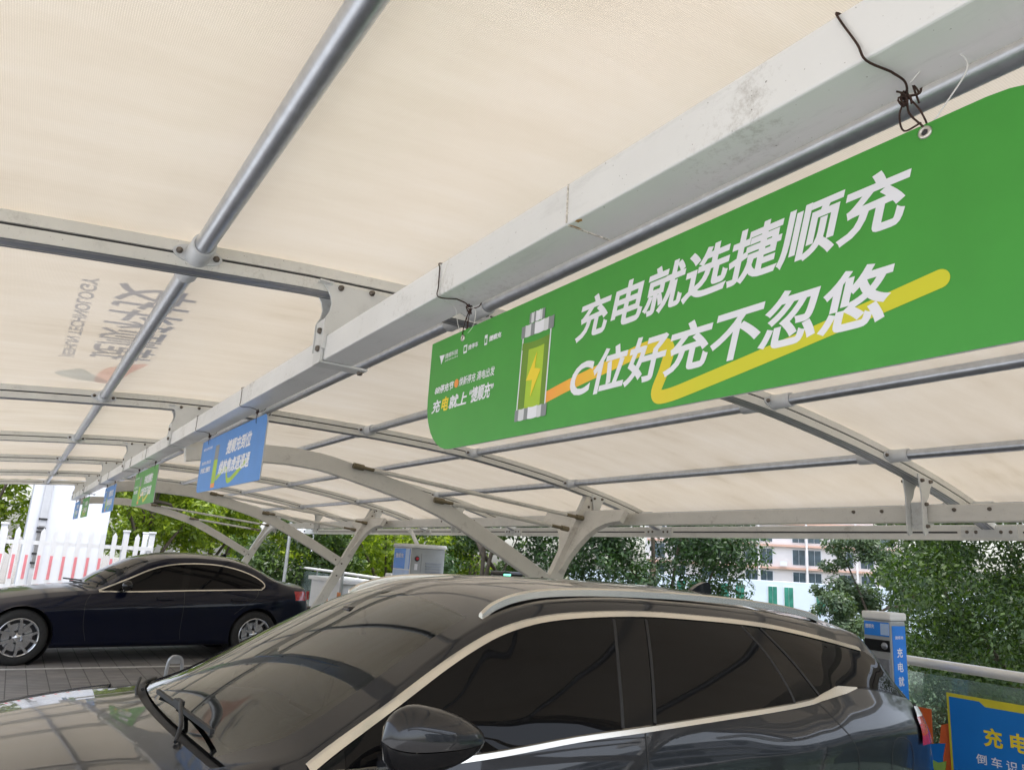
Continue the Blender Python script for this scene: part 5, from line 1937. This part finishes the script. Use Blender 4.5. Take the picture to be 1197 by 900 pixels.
def tree(name, label, loc, hgt, crown_z, rad, leaf, n, size, seed, group=None, crown_h=None, limbs=7, trunk_r=.16, clumps=26, cat='tree', gap=.42, sub=.40):
    rng = np.random.default_rng(seed)
    o = thing(name, label, cat, loc, 0, group)
    ch_ = crown_h or (hgt - crown_z)
    tr = MB()
    top_ = Vector((rng.normal(0, .25), rng.normal(0, .25), hgt * .86))
    mid_ = Vector((rng.normal(0, .15), rng.normal(0, .15), crown_z * .8))
    trunk = crom([(0, 0, 0), tuple(mid_), tuple(top_)], 6)
    tr.tube(trunk, [trunk_r * (1 - .8 * i / (len(trunk) - 1)) for i in range(len(trunk))], 9)
    cl_ = []
    ends = []
    for k in range(limbs):
        th = 2 * math.pi * k / limbs + rng.uniform(-.4, .4)
        a = Vector(trunk[int(len(trunk) * rng.uniform(.35, .8))])
        rr2 = rad * rng.uniform(.55, .9)
        e = Vector((rr2 * math.cos(th), rr2 * math.sin(th), crown_z + ch_ * rng.uniform(.1, .85)))
        m2 = a.lerp(e, .5) + Vector((0, 0, .25))
        br_ = crom([tuple(a), tuple(m2), tuple(e)], 4)
        tr.tube(br_, [trunk_r * .45 * (1 - .8 * i / (len(br_) - 1)) for i in range(len(br_))], 6)
        ends.append(e)
    part('trunk', tr, M['bark'], o)
    for k in range(clumps):
        if k < len(ends):
            p = np.array(ends[k])
        else:
            u = rng.normal(size=3); u /= np.linalg.norm(u)
            rr2 = rng.uniform(.45, 1.0)
            p = np.array([u[0] * rad * rr2, u[1] * rad * rr2, crown_z + ch_ * .5 + u[2] * ch_ * .5 * rr2])
        cl_.append((p, rad * rng.uniform(gap * .55, gap)))
        for _ in range(3):                    # smaller tufts break up the outline
            cl_.append((p + rng.normal(scale=rad * .22, size=3), rad * rng.uniform(.07, .16)))
    me = leaf_mesh('crown', leaf_cloud(cl_, n, size, rng), leaf)
    c_ = bpy.data.objects.new('crown', me)
    COL.objects.link(c_)
    c_.parent = o
    return o


T = tree
# close trees on the lower ground behind the railing, right of the picture
T('broadleaf_tree', 'tall dense green tree filling the right edge behind the railing', (10.8, 3.3, -5), 10.2, 3.2, 2.9, M['leaf_mid'], 90000, .068, 1, limbs=9, clumps=34)
T('broadleaf_tree', 'bushy green tree close behind the slim charging post', (11.9, 5.0, -5), 10.0, 2.8, 2.1, M['leaf_mid'], 70000, .068, 2, clumps=30)
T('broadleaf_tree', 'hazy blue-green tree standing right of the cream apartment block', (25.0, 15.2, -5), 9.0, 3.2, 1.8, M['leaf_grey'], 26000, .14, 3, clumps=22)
T('broadleaf_tree', 'dark large-leaved tree right of the nearest leaning post', (13.6, 14.3, -5), 10.2, 3.4, 2.3, M['leaf_dark'], 36000, .115, 4, clumps=32)
T('broadleaf_tree', 'dark tree with gaps of sky behind the nearest curved arm', (10.6, 17.6, -5), 10.5, 3.2, 2.3, M['leaf_dark'], 22000, .13, 5, clumps=24)
T('broadleaf_tree', 'mid green tree between the charging cabinet and the curved arm', (12.6, 21.5, -5), 9.4, 3.0, 2.3, M['leaf_mid'], 20000, .17, 6, clumps=24)
T('broadleaf_tree', 'bright yellow-green tree rising behind the charging cabinet', (10.2, 22.5, -5), 9.2, 3.0, 2.9, M['leaf_bright'], 24000, .18, 7, clumps=30)
T('broadleaf_tree', 'dark tree behind the camera pole', (11.5, 29.5, -5), 12.0, 3.5, 3.4, M['leaf_dark'], 20000, .22, 8, clumps=26)
T('broadleaf_tree', 'bright yellow-green tree right of the camera pole', (9.6, 27.0, -5), 9.0, 2.8, 2.7, M['leaf_bright'], 22000, .19, 9, clumps=28)
T('broadleaf_tree', 'leafy green tree over the roof of the navy saloon', (5.2, 29.0, -.2), 7.2, 1.4, 3.0, M['leaf_bright'], 26000, .19, 10, clumps=32)
T('broadleaf_tree', 'bright leafy tree right of the white hut', (3.3, 25.5, 0), 6.0, 1.0, 2.3, M['leaf_bright'], 22000, .17, 11, clumps=30)
T('broadleaf_tree', 'bright leafy tree left of the white hut', (-1.1, 25.0, 0), 6.4, .8, 2.4, M['leaf_bright'], 22000, .17, 12, clumps=30)
T('broadleaf_tree', 'drooping thin willow-like tree beside the farthest leaning post', (6.9, 20.8, -5), 7.9, 4.3, 1.5, M['leaf_mid'], 12000, .13, 13, clumps=20)
T('broadleaf_tree', 'tall background tree far behind the navy saloon', (7.5, 36.0, -2), 11, 2.0, 4.2, M['leaf_bright'], 22000, .25, 14, clumps=30)
T('broadleaf_tree', 'tall background tree right of the hazy blue-green one', (20.5, 8.6, -5), 11.5, 3.0, 2.7, M['leaf_dark'], 22000, .19, 15, clumps=28)
